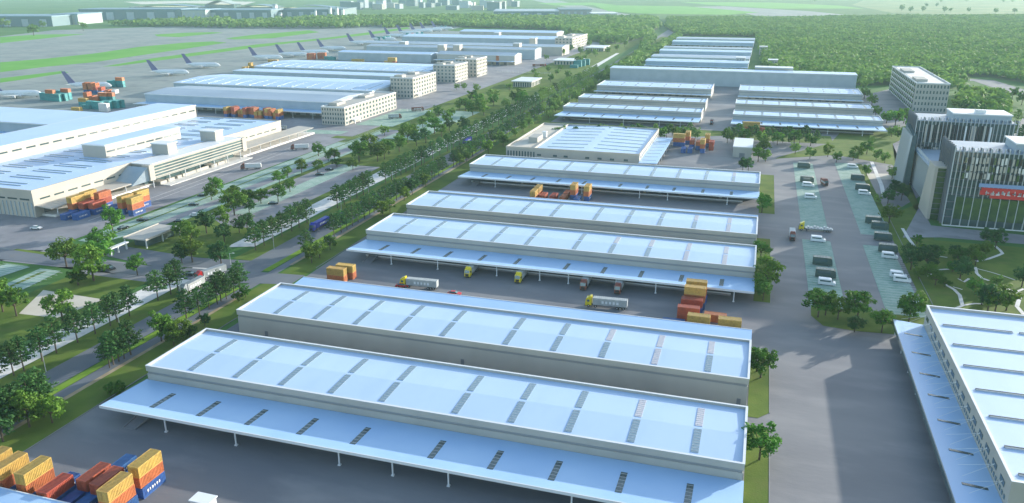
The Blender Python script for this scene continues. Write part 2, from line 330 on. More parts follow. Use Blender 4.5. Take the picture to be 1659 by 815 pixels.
def dock(t, x0, x1, yw, ye, ramp=True, doors=True, step=8.2):
    o = t.location; s = 1 if ye > yw else -1
    mb = MB(o); lo, hi = min(yw, ye), max(yw, ye); mb.box(x0, x1, lo, hi, 0, 1.2); mb.build('loading_dock', 'yard_concrete', t)
    mb = MB(o); e0, e1 = sorted((ye, ye+.12*s)); mb.box(x0, x1, e0, e1, .75, 1.28); mb.build('dock_edge', 'trim', t)
    if ramp:
        mb = MB(o); xr = x0+2; y0, y1 = ye+.15*s, ye+8*s
        for dx in (0, 4.2):
            mb.hexa(*[[(xr+dx, min(y0, y1), zz0), (xr+dx+.3, min(y0, y1), zz0), (xr+dx+.3, max(y0, y1), zz1), (xr+dx, max(y0, y1), zz1)] for zz0, zz1 in (((0, 1.0) if s < 0 else (1.0, 0)), ((.35, 1.6) if s < 0 else (1.6, .35)))])
        za, zb = ((.05, 1.2) if s < 0 else (1.2, .05)); lo, hi = min(y0, y1), max(y0, y1)
        mb.hexa([(xr+.3, lo, 0), (xr+4.2, lo, 0), (xr+4.2, hi, 0), (xr+.3, hi, 0)], [(xr+.3, lo, za), (xr+4.2, lo, za), (xr+4.2, hi, zb), (xr+.3, hi, zb)])
        mb.build('ramp', 'yard_concrete', t)
    if doors:
        m = MB(); m.box(-1.8, 1.8, -.08, .08, 1.25, 4.2)
        for k in range(6): m.box(-1.8, 1.8, -.14, .14, 1.5+k*.45, 1.56+k*.45)
        me = m.mesh('roller_door', 'door_grey'); x = x0+6
        while x < x1-4: put(me, 'roller_door', t, (x-o[0], yw+s*.1-o[1], 0)); x += step
def warehouse(x0, x1, y0, y1, h, label, group, front=None, back=None, sl=None, cols=None, wallm='wall', rows=2, docks=True, zf=5.5, zr=4.4, vent=False, pale=()):
    t = thing('warehouse', (x0, y0, 0), label, 'warehouse', group); o = t.location
    mb = MB(o); mb.box(x0+.15, x1-.15, y0+.15, y1-.15, -.1, h-2.8); w_ = mb.build('wall', wallm, t)
    mb = MB(o); mb.box(x0+.35, x1-.35, y0+.35, y1-.35, h-2.8, h-1.9); mb.build('wall_band', 'band', t)
    mb = MB(o); T = .55     # parapet ring
    mb.box(x0, x1, y0, y0+T, h-1.9, h); mb.box(x0, x1, y1-T, y1, h-1.9, h); mb.box(x0, x0+T, y0+T, y1-T, h-1.9, h); mb.box(x1-T, x1, y0+T, y1-T, h-1.9, h); mb.build('parapet', wallm, t)
    mb = MB(o); mb.box(x0-.08, x1+.08, y0-.08, y0+T+.05, h, h+.1); mb.box(x0-.08, x1+.08, y1-T-.05, y1+.08, h, h+.1); mb.box(x0-.08, x0+T+.05, y0+T+.05, y1-T-.05, h, h+.1); mb.box(x1-T-.05, x1+.08, y0+T+.05, y1-T-.05, h, h+.1); mb.build('coping', 'trim', t)
    ym = (y0+y1)/2; mb = MB(o); ze, zm = h-.75, h-.4
    mb.add([(x0+T, y0+T, h-1.9), (x1-T, y0+T, h-1.9), (x1-T, y1-T, h-1.9), (x0+T, y1-T, h-1.9), (x0+T, y0+T, ze), (x1-T, y0+T, ze), (x1-T, y1-T, ze), (x0+T, y1-T, ze), (x0+T, ym, zm), (x1-T, ym, zm)],
           [(4, 5, 9, 8), (8, 9, 6, 7), (0, 3, 2, 1), (0, 1, 5, 4), (2, 3, 7, 6), (1, 2, 6, 9, 5), (3, 0, 4, 8, 7)])
    rf = mb.build('roof', 'roof', t)
    sl = sl if sl is not None else [x0+v for v in SLX if x0+v < x1-5]
    D = y1-y0; segs = ((y0+1.6+D*.04, ym-.8), (ym+.8, y1-2.4-D*.05)) if rows == 2 else ((y0+D*.25, y1-D*.25),)
    zz = lambda y: ze+(zm-ze)*(1-abs(y-ym)/(ym-y0-T))
    for (a, b) in segs:
        for variant, mm in ((0, 'skylight'), (1, 'skylight_reflection')):
            m = MB(); ya, yb = a-y0, b-y0
            m.hexa([(-1, ya, zz(a)-.1), (1, ya, zz(a)-.1), (1, yb, zz(b)-.1), (-1, yb, zz(b)-.1)], [(-1, ya, zz(a)+.12), (1, ya, zz(a)+.12), (1, yb, zz(b)+.12), (-1, yb, zz(b)+.12)])
            m.mi = 1
            for k in range(9):
                yy = ya+(yb-ya)*(k+.5)/9; m.box(-1, 1, yy-.04, yy+.04, zz(yy+y0)+.122, zz(yy+y0)+.17)
            me = m.mesh('skylight', [mm, 'metal'])
            for i, x in enumerate(sl):
                if ((i, int(a > ym)) in pale) == bool(variant): put(me, 'skylight', t, (x-o[0], 0, 0))  # entries in pale get the painted reflection colour
    if vent:
        m = MB(); m.box(-.5, .5, -.5, .5, 0, .5); m.cyl((0, 0, .5), .35, .5, n=8); me = m.mesh('roof_vent', 'metal')
        for x in sl: put(me, 'roof_vent', t, (x-o[0]+2, y1-y0+3, zr-.1))
    if front is not None:
        canopy(t, x0-.3, x1+.2, y0, front, zr, zf, sl, cols)
        if docks: dock(t, x0+6, x1-9, y0, front+(y0-front)*.36)
    if back is not None:
        canopy(t, x0-.3, x1+.2, y1, back, zr, zf, [] if vent else sl, cols)
        if docks: dock(t, x0+6, x1-9, y1, back-(back-y1)*.36, ramp=False)
    if not front: 
        m = MB(); m.box(-.6, .6, -.06, .06, 0, 2.1); me = m.mesh('door', 'door_grey')
        for x in (x0+12, x0+90, x1-2.5): put(me, 'door', t, (x-o[0], .02, 0))
    return t
CX = lambda x: [x+22, x+46, x+79, x+95, x+111, x+144, x+166, x+181]
GE = 'long flat roofed warehouses of the east yard'
warehouse(-179, 5.5, 67, 96, 9.3, 'warehouse corner roof at the bottom left edge of the picture', GE, back=121.6)
pal = {(7, 1), (8, 1), (9, 1), (9, 0)}
warehouse(-179, 5.5, 181.2, 211.3, 9.3, 'nearest long warehouse with a blue white canopy along its whole front', GE, front=161.8, cols=[-157, -133, -100, -84, -68, -35, -8], pale={(8, 1), (9, 1)})
warehouse(-179, 5.5, 228.6, 258, 9.3, 'second long warehouse with its canopy on the far side, right behind the nearest', GE, back=275.3, vent=True, pale={(7, 1), (8, 1), (9, 1), (8, 0)})
warehouse(-179.3, 5.6, 333.4, 365, 9.3, 'third long warehouse whose front canopy shelters yellow and brown docked trucks', GE, front=314, cols=[-157, -133.6, -105, -85, -72, -51, -34, -17, -2], pale={(7, 1), (8, 0), (8, 1), (9, 0), (9, 1), (6, 1)})
warehouse(-180, 5.6, 382.6, 414.2, 9.3, 'fourth long warehouse without a visible canopy, backed against the third', GE, back=431, pale={(8, 1), (9, 1), (9, 0)})
warehouse(-182, 5.7, 489, 522, 9.3, 'fifth long warehouse with containers under its front canopy', GE, front=468.2, cols=[-157, -128, -100, -64, -47, -12], pale={(9, 1)})
# far blocks of sheds
def slots(x0, x1, n): return [x0+(x1-x0)*(i+.6)/n for i in range(n)]
GV = 'sheds of the middle block'
warehouse(-184, -50, 762, 791, 9.3, 'front shed of the left middle block with a low canopy towards the trees', GV, front=729, sl=slots(-184, -50, 8), cols=[-150, -118, -85, -66])
warehouse(-184, -51, 830, 862, 9.3, 'second shed of the left middle block, without a canopy', GV, sl=slots(-184, -50, 8))
warehouse(-184, -52, 930, 982, 10.5, 'rear shed of the left middle block below the long grey hall', GV, front=915, sl=slots(-184, -50, 8), rows=1)
warehouse(-21.5, 107, 760, 789, 9.3, 'front shed of the right middle block with two pale posts under its canopy', GV, front=730, sl=slots(-21, 107, 8), cols=[60, 88])
warehouse(-22, 107, 832, 866, 9.3, 'second shed of the right middle block, without a canopy', GV, sl=slots(-21, 107, 8))
warehouse(-22, 107, 930, 984, 10.5, 'rear shed of the right middle block with a row of dark slots under its eaves', GV, front=915, sl=slots(-21, 107, 8), rows=1)
def longhall(name, x0, x1, y0, y1, h, label, cat, wm='wall_blue', rm='roof_grey', group=None, front=None, bands=True, gable=0.0, nwin=0, winz=None, strips=0):
    t = thing(name, (x0, y0, 0), label, cat, group); o = t.location
    mb = MB(o); mb.box(x0, x1, y0, y1, -.1, h); mb.build('wall', wm, t)
    mb = MB(o); ym = (y0+y1)/2
    mb.add([(x0-.4, y0-.4, h+.01), (x1+.4, y0-.4, h+.01), (x1+.4, y1+.4, h+.01), (x0-.4, y1+.4, h+.01), (x0-.4, y0-.4, h+.7), (x1+.4, y0-.4, h+.7), (x1+.4, y1+.4, h+.7), (x0-.4, y1+.4, h+.7), (x0-.4, ym, h+.7+gable), (x1+.4, ym, h+.7+gable)],
           [(4, 5, 9, 8), (8, 9, 6, 7), (0, 3, 2, 1), (0, 1, 5, 4), (2, 3, 7, 6), (1, 2, 6, 9, 5), (3, 0, 4, 8, 7)])
    mb.build('roof', rm, t)
    if bands:
        mb = MB(o); mb.box(x0-.45, x1+.45, y0-.55, y0-.4, h-.2, h+.75); mb.build('eaves_trim', 'trim', t)
    if strips:
        for i in range(strips):
            x = x0+(x1-x0)*(i+.5)/strips
            m = MB(o); zz = h+.75+gable
            m.hexa([(x-.5, y0+2, h+.7), (x+.5, y0+2, h+.7), (x+.5, ym-1, h+.6+gable), (x-.5, ym-1, h+.6+gable)], [(x-.5, y0+2, h+.95+gable*.1), (x+.5, y0+2, h+.95+gable*.1), (x+.5, ym-1, zz), (x-.5, ym-1, zz)])
            m.build('roof_light', 'skylight', t)
    if front is not None:
        canopy(t, x0, x1, y0, front, h*.42, h*.42+.6, [], [x0+(x1-x0)*(i+.5)/10 for i in range(10)])
        m = MB(); m.box(-2.2, 2.2, -.1, .1, .1, h*.30); me = m.mesh('roller_door', 'door_grey'); x = x0+8
        while x < x1-6: put(me, 'roller_door', t, (x-o[0], -.1, 0)); x += 11
    if nwin:
        m = MB(); m.box(-1.6, 1.6, -.07, .07, -.9, .9); me = m.mesh('window', 'glass')
        for i in range(nwin): put(me, 'window', t, (2.5+(x1-x0-5)*(i+.5)/nwin, -.06, winz or h*.7))
    return t
longhall('grey_hall', -190, 111, 1047, 1074, 18.5, 'long tall plain grey hall across the back of the middle block', 'hall', 'wall_blue', 'roof')
longhall('annex', -8, 38, 1078, 1096, 21.5, 'white topped annex showing above the far end of the long grey hall', 'annex', 'wall', 'trim')
GF = 'parallel sheds of the farthest block'
for i, (a, b) in enumerate(((1262, 1302), (1342, 1388), (1466, 1506), (1540, 1575), (1705, 1750), (1800, 1855))):
    longhall('shed', -174-(i*2), -20, a, b, 9, nth(i)+' of the parallel pale blue sheds of the farthest block, counted from the camera', 'shed', 'wall_blue', 'roof_grey' if i % 2 else 'roof', GF, front=a-16 if i % 2 == 0 else None, gable=1.0)
for i, (px, py) in enumerate(((1251, 112), (1236, 88), (1199, 108))):
    x, y = P(px, py); t = thing('utility_building', (x, y, 0), ('small pale block beside the forest right of the farthest sheds', 'narrow pale block with red base at the end of the farthest sheds', 'small pale block between the grey hall and the farthest sheds')[i], 'building')
    mb = MB(); mb.box(-7, 7, -8, 8, 0, 14); mb.build('wall', 'wall', t); mb = MB(); mb.box(-7.4, 7.4, -8.4, 8.4, 14.01, 14.6); mb.build('roof', 'trim', t)
    m = MB(); m.box(-1.2, 1.2, -.1, .1, 0, 1.5); me = m.mesh('window', 'glass')
    for k in range(3):
        for j in range(3): put(me, 'window', t, (-4+4*k, -8.02, 3+j*3.6))

# office hall with tan side behind the fifth warehouse
t = thing('office_hall', (-176, 549, 0), 'broad hall with ribbed roof, tan walls and walled roof terrace at its left end', 'hall'); o = t.location
x0, xm, x1, y0, y1, h = -175.5, -154, -76.5, 550, 658, 10
mb = MB(o); mb.box(x0, x1, y0, y1, -.1, h-1); mb.build('wall', 'wall', t)
mb = MB(o)
for a in ((x0-.1, x1+.1, y0-.1, y0+.6), (x0-.1, x1+.1, y1-.6, y1+.1), (x0-.1, x0+.6, y0+.6, y1-.6), (x1-.6, x1+.1, y0+.6, y1-.6), (xm-.6, xm+.6, y0+.6, y1-.6)): mb.box(*a, h-1, h+.3)
mb.build('parapet', 'wall_light', t)
ym = (xm+x1)/2
mb = MB(o); mb.add([(xm+.6, y0+.6, h-.99), (ym, y0+.6, h-.1), (x1-.6, y0+.6, h-.99), (x1-.6, y1-.6, h-.99), (ym, y1-.6, h-.1), (xm+.6, y1-.6, h-.99)], [(0, 1, 4, 5), (1, 2, 3, 4)]); mb.build('roof', 'roof', t)
mb = MB(o); mb.sheet(rect(x0+.6, xm-.6, y0+.6, y1-.6), h-.95); mb.build('terrace', 'tan_paving', t)
for sx, (a, b) in ((0, (xm+7, ym-4)), (1, (ym+3, x1-4))):
    m = MB(); za = h-.99+.89*(1-abs(a-ym)/(ym-xm)); zb = h-.99+.89*(1-abs(b-ym)/(ym-xm))
    m.hexa([(a-o[0], -.6, za), (b-o[0], -.6, zb), (b-o[0], .6, zb), (a-o[0], .6, za)], [(a-o[0], -.6, za+.25), (b-o[0], -.6, zb+.25), (b-o[0], .6, zb+.25), (a-o[0], .6, za+.25)])
    me = m.mesh('roof_slot', 'skylight')
    for k in range(7): put(me, 'roof_slot', t, (0, 14+k*13.5+sx*2, 0))
mb = MB(o); mb.box(-165, -158, 574, 590, h-.95, h+3.2); mb.build('plant_room', 'wall', t)
mb = MB(o); mb.box(-160, -157, 596, 599, h-.95, h+3.6); mb.box(-160.3, -156.7, 595.7, 599.3, h+3.6, h+4); mb.build('roof_vent', 'trim', t)
m = MB(); m.box(-1.5, 1.5, -.1, .1, 0, 1.4); me = m.mesh('window', 'glass'); me2 = MB(); me2.box(-.5, .5, -.1, .1, 0, 4.2); me2 = me2.mesh('tall_window', 'glass')
for k in range(10): put(me2, 'tall_window', t, (2.2+k*2.2, .95, 3))
for x in (26, 38, 46, 62, 71, 80, 90): put(me, 'window', t, (x, .95, 4.5))
for k in range(14): put(me, 'window', t, (x1-o[0]+.03, 8+k*7.2, 6.2), R(90))
mb = MB(o); mb.hexa([(x1+.1, 545, 4.6), (x1+13, 545, 5), (x1+13, 645, 5), (x1+.1, 645, 4.6)], [(x1+.1, 545, 5), (x1+13, 545, 5.5), (x1+13, 645, 5.5), (x1+.1, 645, 5)]); mb.build('canopy', 'canopy_roof', t)
m = MB(); m.hexa([(1.5, -.5, 5), (11, -.5, 5.3), (11, .5, 5.3), (1.5, .5, 5)], [(1.5, -.5, 5.15), (11, -.5, 5.5), (11, .5, 5.5), (1.5, .5, 5.15)]); me = m.mesh('canopy_slot', 'skylight')
for k in range(8): put(me, 'canopy_slot', t, (x1-o[0], 6+k*12.2, 0))
m = MB(); m.cyl((0, 0, 0), .25, 5, n=8); me = m.mesh('column', 'trim')
for k in range(7): put(me, 'column', t, (x1+12-o[0], 2+k*15, 0))
# small white building
t = thing('utility_building', (-8, 620, 0), 'small white windowless block on the drive right of the container cluster', 'building')
mb = MB((-8, 620, 0)); mb.box(-14.7, -1, 609, 645, 0, 7.6); mb.build('wall', 'wall', t); mb = MB((-8, 620, 0)); mb.box(-15, -.7, 608.6, 645.4, 7.61, 8.3); mb.build('roof', 'trim', t)
mb = MB(); mb.box(-2, 2, -11.15, -11, 0, 3.4); mb.build('roller_door', 'door_grey', t)

# right warehouse with tied canopy
t = thing('warehouse', (66.4, 188, 0), 'warehouse at the right edge with steel rods tying back its side canopy', 'warehouse'); o = t.location
x0, x1, y0, y1, h = 66.4, 165, 187.8, 300.8, 11.6
mb = MB(o); mb.box(x0, x1, y0, y1, -.1, h-.01); mb.build('wall', 'wall_light', t)
mb = MB(o); mb.box(x0+.5, x1, y0+.5, y1-.5, h, h+.02); mb.build('roof', 'roof', t)
mb = MB(o)
for a in ((x0-.15, x1, y0-.15, y0+.5), (x0-.15, x1, y1-.5, y1+.15), (x0-.15, x0+.5, y0+.5, y1-.5)): mb.box(*a, h-.6, h+.9)
mb.build('parapet', 'wall_light', t)
mb = MB(o)
for a in ((x0-.2, x1, y0-.2, y0+.55), (x0-.2, x1, y1-.55, y1+.2), (x0-.2, x0+.55, y0+.55, y1-.55)): mb.box(*a, h+.9, h+1)
mb.build('coping', 'trim', t)
m = MB(); m.box(0, 21.5, -.45, .45, 0, .3); m.mi = 1; m.box(0, 21.5, -.5, -.46, 0, .4); m.box(0, 21.5, .46, .5, 0, .4); me = m.mesh('roof_slot', ['dark_slot', 'metal'])
for y in (285, 268.6, 252.8, 236.8, 221, 205.2, 192.5):
    for x in (69, 92.5, 116, 139): put(me, 'roof_slot', t, (x-o[0], y-o[1], h+.03))
m = MB(); m.box(-.08, .08, -1.9, 1.9, 0, 1.5); me = m.mesh('window', 'dark_slot')
for k in range(15): put(me, 'window', t, (-.05, 108-k*7.3, 8.0))
m = MB(); m.box(-.06, .06, -.5, .5, 0, 1.2); me = m.mesh('vent_grille', 'glass')
for k in range(50): put(me, 'vent_grille', t, (-.04, 98-k*1.95, 5.7))
mb = MB(o); mb.hexa([(55, 184, 5.0), (66.35, 184, 4.1), (66.35, 301, 4.1), (56, 301, 5.0)], [(55, 184, 5.5), (66.35, 184, 4.6), (66.35, 301, 4.6), (56, 301, 5.5)]); mb.build('canopy', 'canopy_roof', t)
mb = MB(o); mb.hexa([(54.7, 184, 4.0), (54.95, 184, 4.0), (55.95, 301, 4.0), (55.7, 301, 4.0)], [(54.7, 184, 5.6), (54.95, 184, 5.6), (55.95, 301, 5.6), (55.7, 301, 5.6)]); mb.build('canopy_glazing', 'glass', t)
m = MB(); m.hexa([(-8.2, -.45, 5.05), (-2.2, -.45, 4.6), (-2.2, .45, 4.6), (-8.2, .45, 5.05)], [(-8.2, -.45, 5.42), (-2.2, -.45, 4.95), (-2.2, .45, 4.95), (-8.2, .45, 5.42)]); me = m.mesh('canopy_skylight', 'dark_slot')
for y in (289, 273, 257, 242.5, 227, 211, 195): put(me, 'canopy_skylight', t, (0, y-o[1], 0))
m = MB(); m.bar((0, 0, 8.6), (-7.4, -2.6, 5.3), .035); m.bar((0, 0, 8.6), (-7.4, 2.6, 5.3), .035); m.box(-.15, .05, -.15, .15, 8.4, 8.8); me = m.mesh('tie_rod', 'white_metal')
for k in range(15): put(me, 'tie_rod', t, (-.02, 112-k*7.6, 0))
mb = MB(o); mb.box(58.5, 66.35, 186, 299, 0, 1.2); mb.build('loading_dock', 'yard_concrete', t)
mb = MB(o); mb.box(58.35, 58.48, 186, 299, .8, 1.3); mb.build('dock_edge', 'trim', t)
m = MB(); m.cyl((0, 0, 0), .2, 5, n=8); me = m.mesh('column', 'trim')
for k in range(8): put(me, 'column', t, (57-o[0], 2+k*15.5, 0))
m = MB(); m.box(-.1, .1, -1.7, 1.7, 1.2, 4); me = m.mesh('roller_door', 'door_grey')
for k in range(13): put(me, 'roller_door', t, (-.05, 6+k*8.2, 0))

# ---------------------------------------------------------------- the cargo terminal on the left
t = thing('cargo_terminal', (-382, 327, 0), 'large cargo terminal at the left with raised roof lanterns and office wing on stilts', 'terminal'); o = t.location
x0, x1, y0, y1, h = -506, -382, 327, 574, 15
mb = MB(o); mb.box(x0, x1, y0, y1, -.1, h-.5); mb.build('wall', 'wall_light', t)
mb = MB(o); mb.box(x0, x1-.6, y0+.6, y1-.6, h-.49, h-.05); mb.build('roof', 'roof', t)
mb = MB(o)
for a in ((x0, x1+.2, y0-.2, y0+.59), (x0, x1+.2, y1-.59, y1+.2), (x1-.59, x1+.2, y0+.59, y1-.59)): mb.box(*a, h-1.2, h+.6)
mb.build('parapet', 'wall_light', t)
m = MB(); m.box(-13, 13, -.35, .35, 0, .3); me = m.mesh('roof_slot', 'skylight'); m = MB(); m.box(-10, 10, -.35, .35, 0, .3); me2 = m.mesh('roof_slot', 'skylight')
for k in range(15):
    y = 336+k*16
    for dy in (0, 4.5):
        put(me, 'roof_slot', t, (-408-382*0+382-4, y+dy-o[1], h-.03)); 
        put(me2, 'roof_slot', t, (-445+382, y+dy+5-o[1], h-.03))
def lantern(nm, a, z0, z1, n):
    mb = MB(o); mb.box(*a, z0, z1); l_ = mb.build('lantern', 'wall_light', t)
    mb = MB(o); mb.box(a[0]-.4, a[1]+.4, a[2]-.4, a[3]+.4, z1+.01, z1+.7); mb.build('lantern_coping', 'trim', l_)
    mb = MB(o); mb.box(a[0]+1, a[1]-1.5, a[2]+1, a[3]-1, z1+.71, z1+.8); mb.build('lantern_roof', 'roof', l_)
    m = MB(); m.box(-.08, .08, -3.6, 3.6, 0, 1.0); w_ = m.mesh('window_strip', 'dark_slot')
    for k in range(n): put(w_, 'window_strip', l_, (a[1]-o[0]+.05, (a[2]+(a[3]-a[2])*(k+.5)/n)-o[1], z1-4.2))
lantern('a', (-503, -464, 290, 572), h-.04, 24.5, 26)
lantern('b', (-428, -409, 411, 484), h-.04, 22.8, 8)
m = MB(); m.box(-.08, .08, -3.4, 3.4, 0, .9); w_ = m.mesh('window_strip', 'dark_slot')
for k in range(24): put(w_, 'window_strip', t, (.05, 8+k*9.9, 9.2))
for k in range(14): put(w_, 'window_strip', t, (-6-k*8.8, -.05, 9.6), R(90))
m = MB(); m.box(-.25, .25, -.3, 0, 0, 8.4); w_ = m.mesh('wall_fin', 'wall_blue')
for k in range(40): put(w_, 'wall_fin', t, (-1.5-k*3, 0, 0))
# office wing on stilts
mb = MB(o); mb.box(-381.95, -366.5, 403, 497, 5.4, 14.9); mb.build('office_wing', 'wall', t)
mb = MB(o); mb.box(-381.4, -366.2, 402, 498, 14.91, 15.5); mb.build('office_roof', 'trim', t)
for y in (399.5, 497.2):
    mb = MB(o); mb.box(-371, -365.4, y, y+4.5, 5.2, 15.3); mb.build('end_pier', 'wall_light', t)
mb = MB(o)
for k in range(5): mb.box(-366.45, -365.7, 404.1, 497.1, 6.4+k*1.9, 6.95+k*1.9)
mb.build('louvre', 'wall_light', t)
mb = MB(o); mb.box(-366.48, -366.2, 404.1, 497.1, 6.0, 14.4); mb.build('glazing', 'glass', t)
mb = MB(o); mb.hexa([(-382, 385, 4.4), (-370, 388, 4.0), (-366.5, 399.4, 5.4), (-382, 399.4, 5.4)], [(-382, 385, 4.8), (-370, 388, 4.4), (-366.5, 399.4, 14), (-382, 399.4, 14)]); mb.build('swept_roof', 'wall_blue', t)
for nm, (ya, yb) in (('a', (328, 387.9)), ('b', (501.8, 600))):
    mb = MB(o); mb.hexa([(-381.7, ya, 6.2), (-371 if nm == 'a' else -367, ya, 5.4), (-370 if nm == 'a' else -367, yb, 5.4), (-381.7, yb, 6.2)], [(-381.7, ya, 6.7), (-371 if nm == 'a' else -367, ya, 5.9), (-370 if nm == 'a' else -367, yb, 5.9), (-381.7, yb, 6.7)]); c_ = mb.build('canopy', 'wall_light', t)
    m = MB(); m.hexa([(-8.6, -.3, 6.3), (-2.2, -.3, 5.85), (-2.2, .3, 5.85), (-8.6, .3, 6.3)], [(-8.6, -.3, 6.55), (-2.2, -.3, 6.1), (-2.2, .3, 6.1), (-8.6, .3, 6.55)]); me = m.mesh('canopy_slot', 'skylight')
    y = ya+8
    while y < yb-4:
        put(me, 'canopy_slot', c_, (11, y-o[1], 0)); put(me, 'canopy_slot', c_, (11, y+3-o[1], 0)); y += 14
m = MB(); m.cyl((0, 0, 0), .3, 5.6, n=8); me = m.mesh('column', 'trim')
for k in range(5): put(me, 'column', t, (9.6, 6+k*13, 0))
for k in range(7): put(me, 'column', t, (15.2, 76+k*15.3, 0))
for k in range(7): put(me, 'column', t, (13.8, 182+k*13.5, 0))
for y in (430, 480):
    mb = MB(o); mb.box(-388.5, -375.5, y, y+9, h-.04, 22.2); mb.build('lift_tower', 'wall', t)
    mb = MB(o); mb.box(-389, -375, y-.5, y+9.5, 22.21, 22.9); mb.build('lift_tower_cap', 'trim', t)
mb = MB(o); mb.box(-381.9, -360, 410, 500, -.1, .35); mb.box(-381.9, -372, 331, 409.9, -.1, 1.2); mb.box(-381.9, -368, 500.1, 603, -.1, 1.2); mb.build('platform', 'pale_paving', t)
mb = MB(o)
for a in ((-374, -367.5, 410, 416), (-374, -367.5, 462, 468), (-370, -368, 418, 424), (-370, -368, 427, 431), (-369.5, -368.5, 433, 460), (-370, -368, 470, 480)): mb.box(*a, .35, 2.2 if a[3]-a[2] > 7 or a[1] > -368.1 and a[0] < -369.9 else 5.3)
mb.build('ground_room', 'wall_light', t)
mb = MB(o); mb.box(-375, -374.9, 404, 497, .36, 5.3); mb.build('lobby_glazing', 'glass', t)
m = MB(); m.box(-.1, .1, -2.2, 2.2, 1.2, 4.6); me = m.mesh('roller_door', 'door_grey')
for k in range(7): put(me, 'roller_door', t, (.05, 8+k*8, 0))
for k in range(10): put(me, 'roller_door', t, (.05, 180+k*6.6, 0))

longhall('rear_hall', -690, -512, 508, 572, 13.4, 'blue white roofed hall with dark ribbed wall beyond the left terminal', 'hall', 'wall_blue', 'roof', front=498)
mb = None
GC = 'cargo halls along the apron'
longhall('cargo_hall', -622, -400, 690, 758, 13.5, 'big grey roofed cargo hall with orange container piles before its front canopy', 'hall', 'wall_blue', 'roof_grey', front=672, gable=2.0, group=GC)
longhall('cargo_hall', -668, -406, 790, 884, 12, 'cargo hall with striped pale roof just behind the large grey one', 'hall', 'wall_blue', 'roof', gable=2.2, strips=14, group=GC)
longhall('cargo_hall', -690, -412, 935, 965, 11, 'narrow cargo hall with a few dark windows in its long wall', 'hall', 'wall_blue', 'roof', nwin=0, group=GC)
longhall('cargo_hall', -690, -425, 985, 1085, 12, 'broad cargo hall with thinly striped pale roof ahead of the orange stacks', 'hall', 'wall_blue', 'roof', gable=2.5, strips=14, group=GC)
longhall('cargo_hall', -690, -520, 1225, 1262, 13, 'low grey cargo hall nearest the parked row of small tails', 'hall', 'wall_blue', 'roof', gable=2, group=GC)
longhall('cargo_hall', -512, -378, 1232, 1270, 14, 'grey cargo hall with a pinkish gable wall towards the street', 'hall', 'wall_light', 'roof_grey', gable=3, front=1216, group=GC)
longhall('cargo_hall', -690, -372, 1330, 1372, 16, 'very long grey cargo hall with white upstands at its gable', 'hall', 'wall_blue', 'roof_grey', gable=2, group=GC)
longhall('cargo_hall', -740, -345, 1415, 1470, 15, 'very long cargo hall behind the one with white upstands', 'hall', 'wall_light', 'roof_grey', gable=2, group=GC)
longhall('cargo_hall', -740, -390, 1590, 1680, 16, 'far cargo hall leading to the far white office block', 'hall', 'wall_blue', 'roof', gable=3, group=GC)
longhall('cargo_hall', -700, -460, 1830, 1900, 14, 'farthest small pale cargo hall at the end of the row', 'hall', 'wall_light', 'roof', gable=3, group=GC)
for i, (px, py, hh) in enumerate(((717, 90, 14), (742, 90, 14), (838, 88, 15), (864, 78, 15), (806, 66, 14), (655, 84, 14))):
    x, y = P(px, py+4); t2 = thing('stair_tower', (x, y, 0), 'small white stair tower rising above the far cargo halls, %s from the left' % ['second', 'third', 'fifth', 'rightmost', 'fourth', 'leftmost'][i].replace('leftmost', 'first'), 'tower')
    m = MB(); m.box(-6, 6, -7, 7, 0, hh+8); m.build('wall', 'wall_light', t2); m = MB(); m.box(-6.4, 6.4, -7.4, 7.4, hh+8.01, hh+8.8); m.build('roof', 'trim', t2)
for k in range(6):   # small dark windows of the narrow hall
    pass

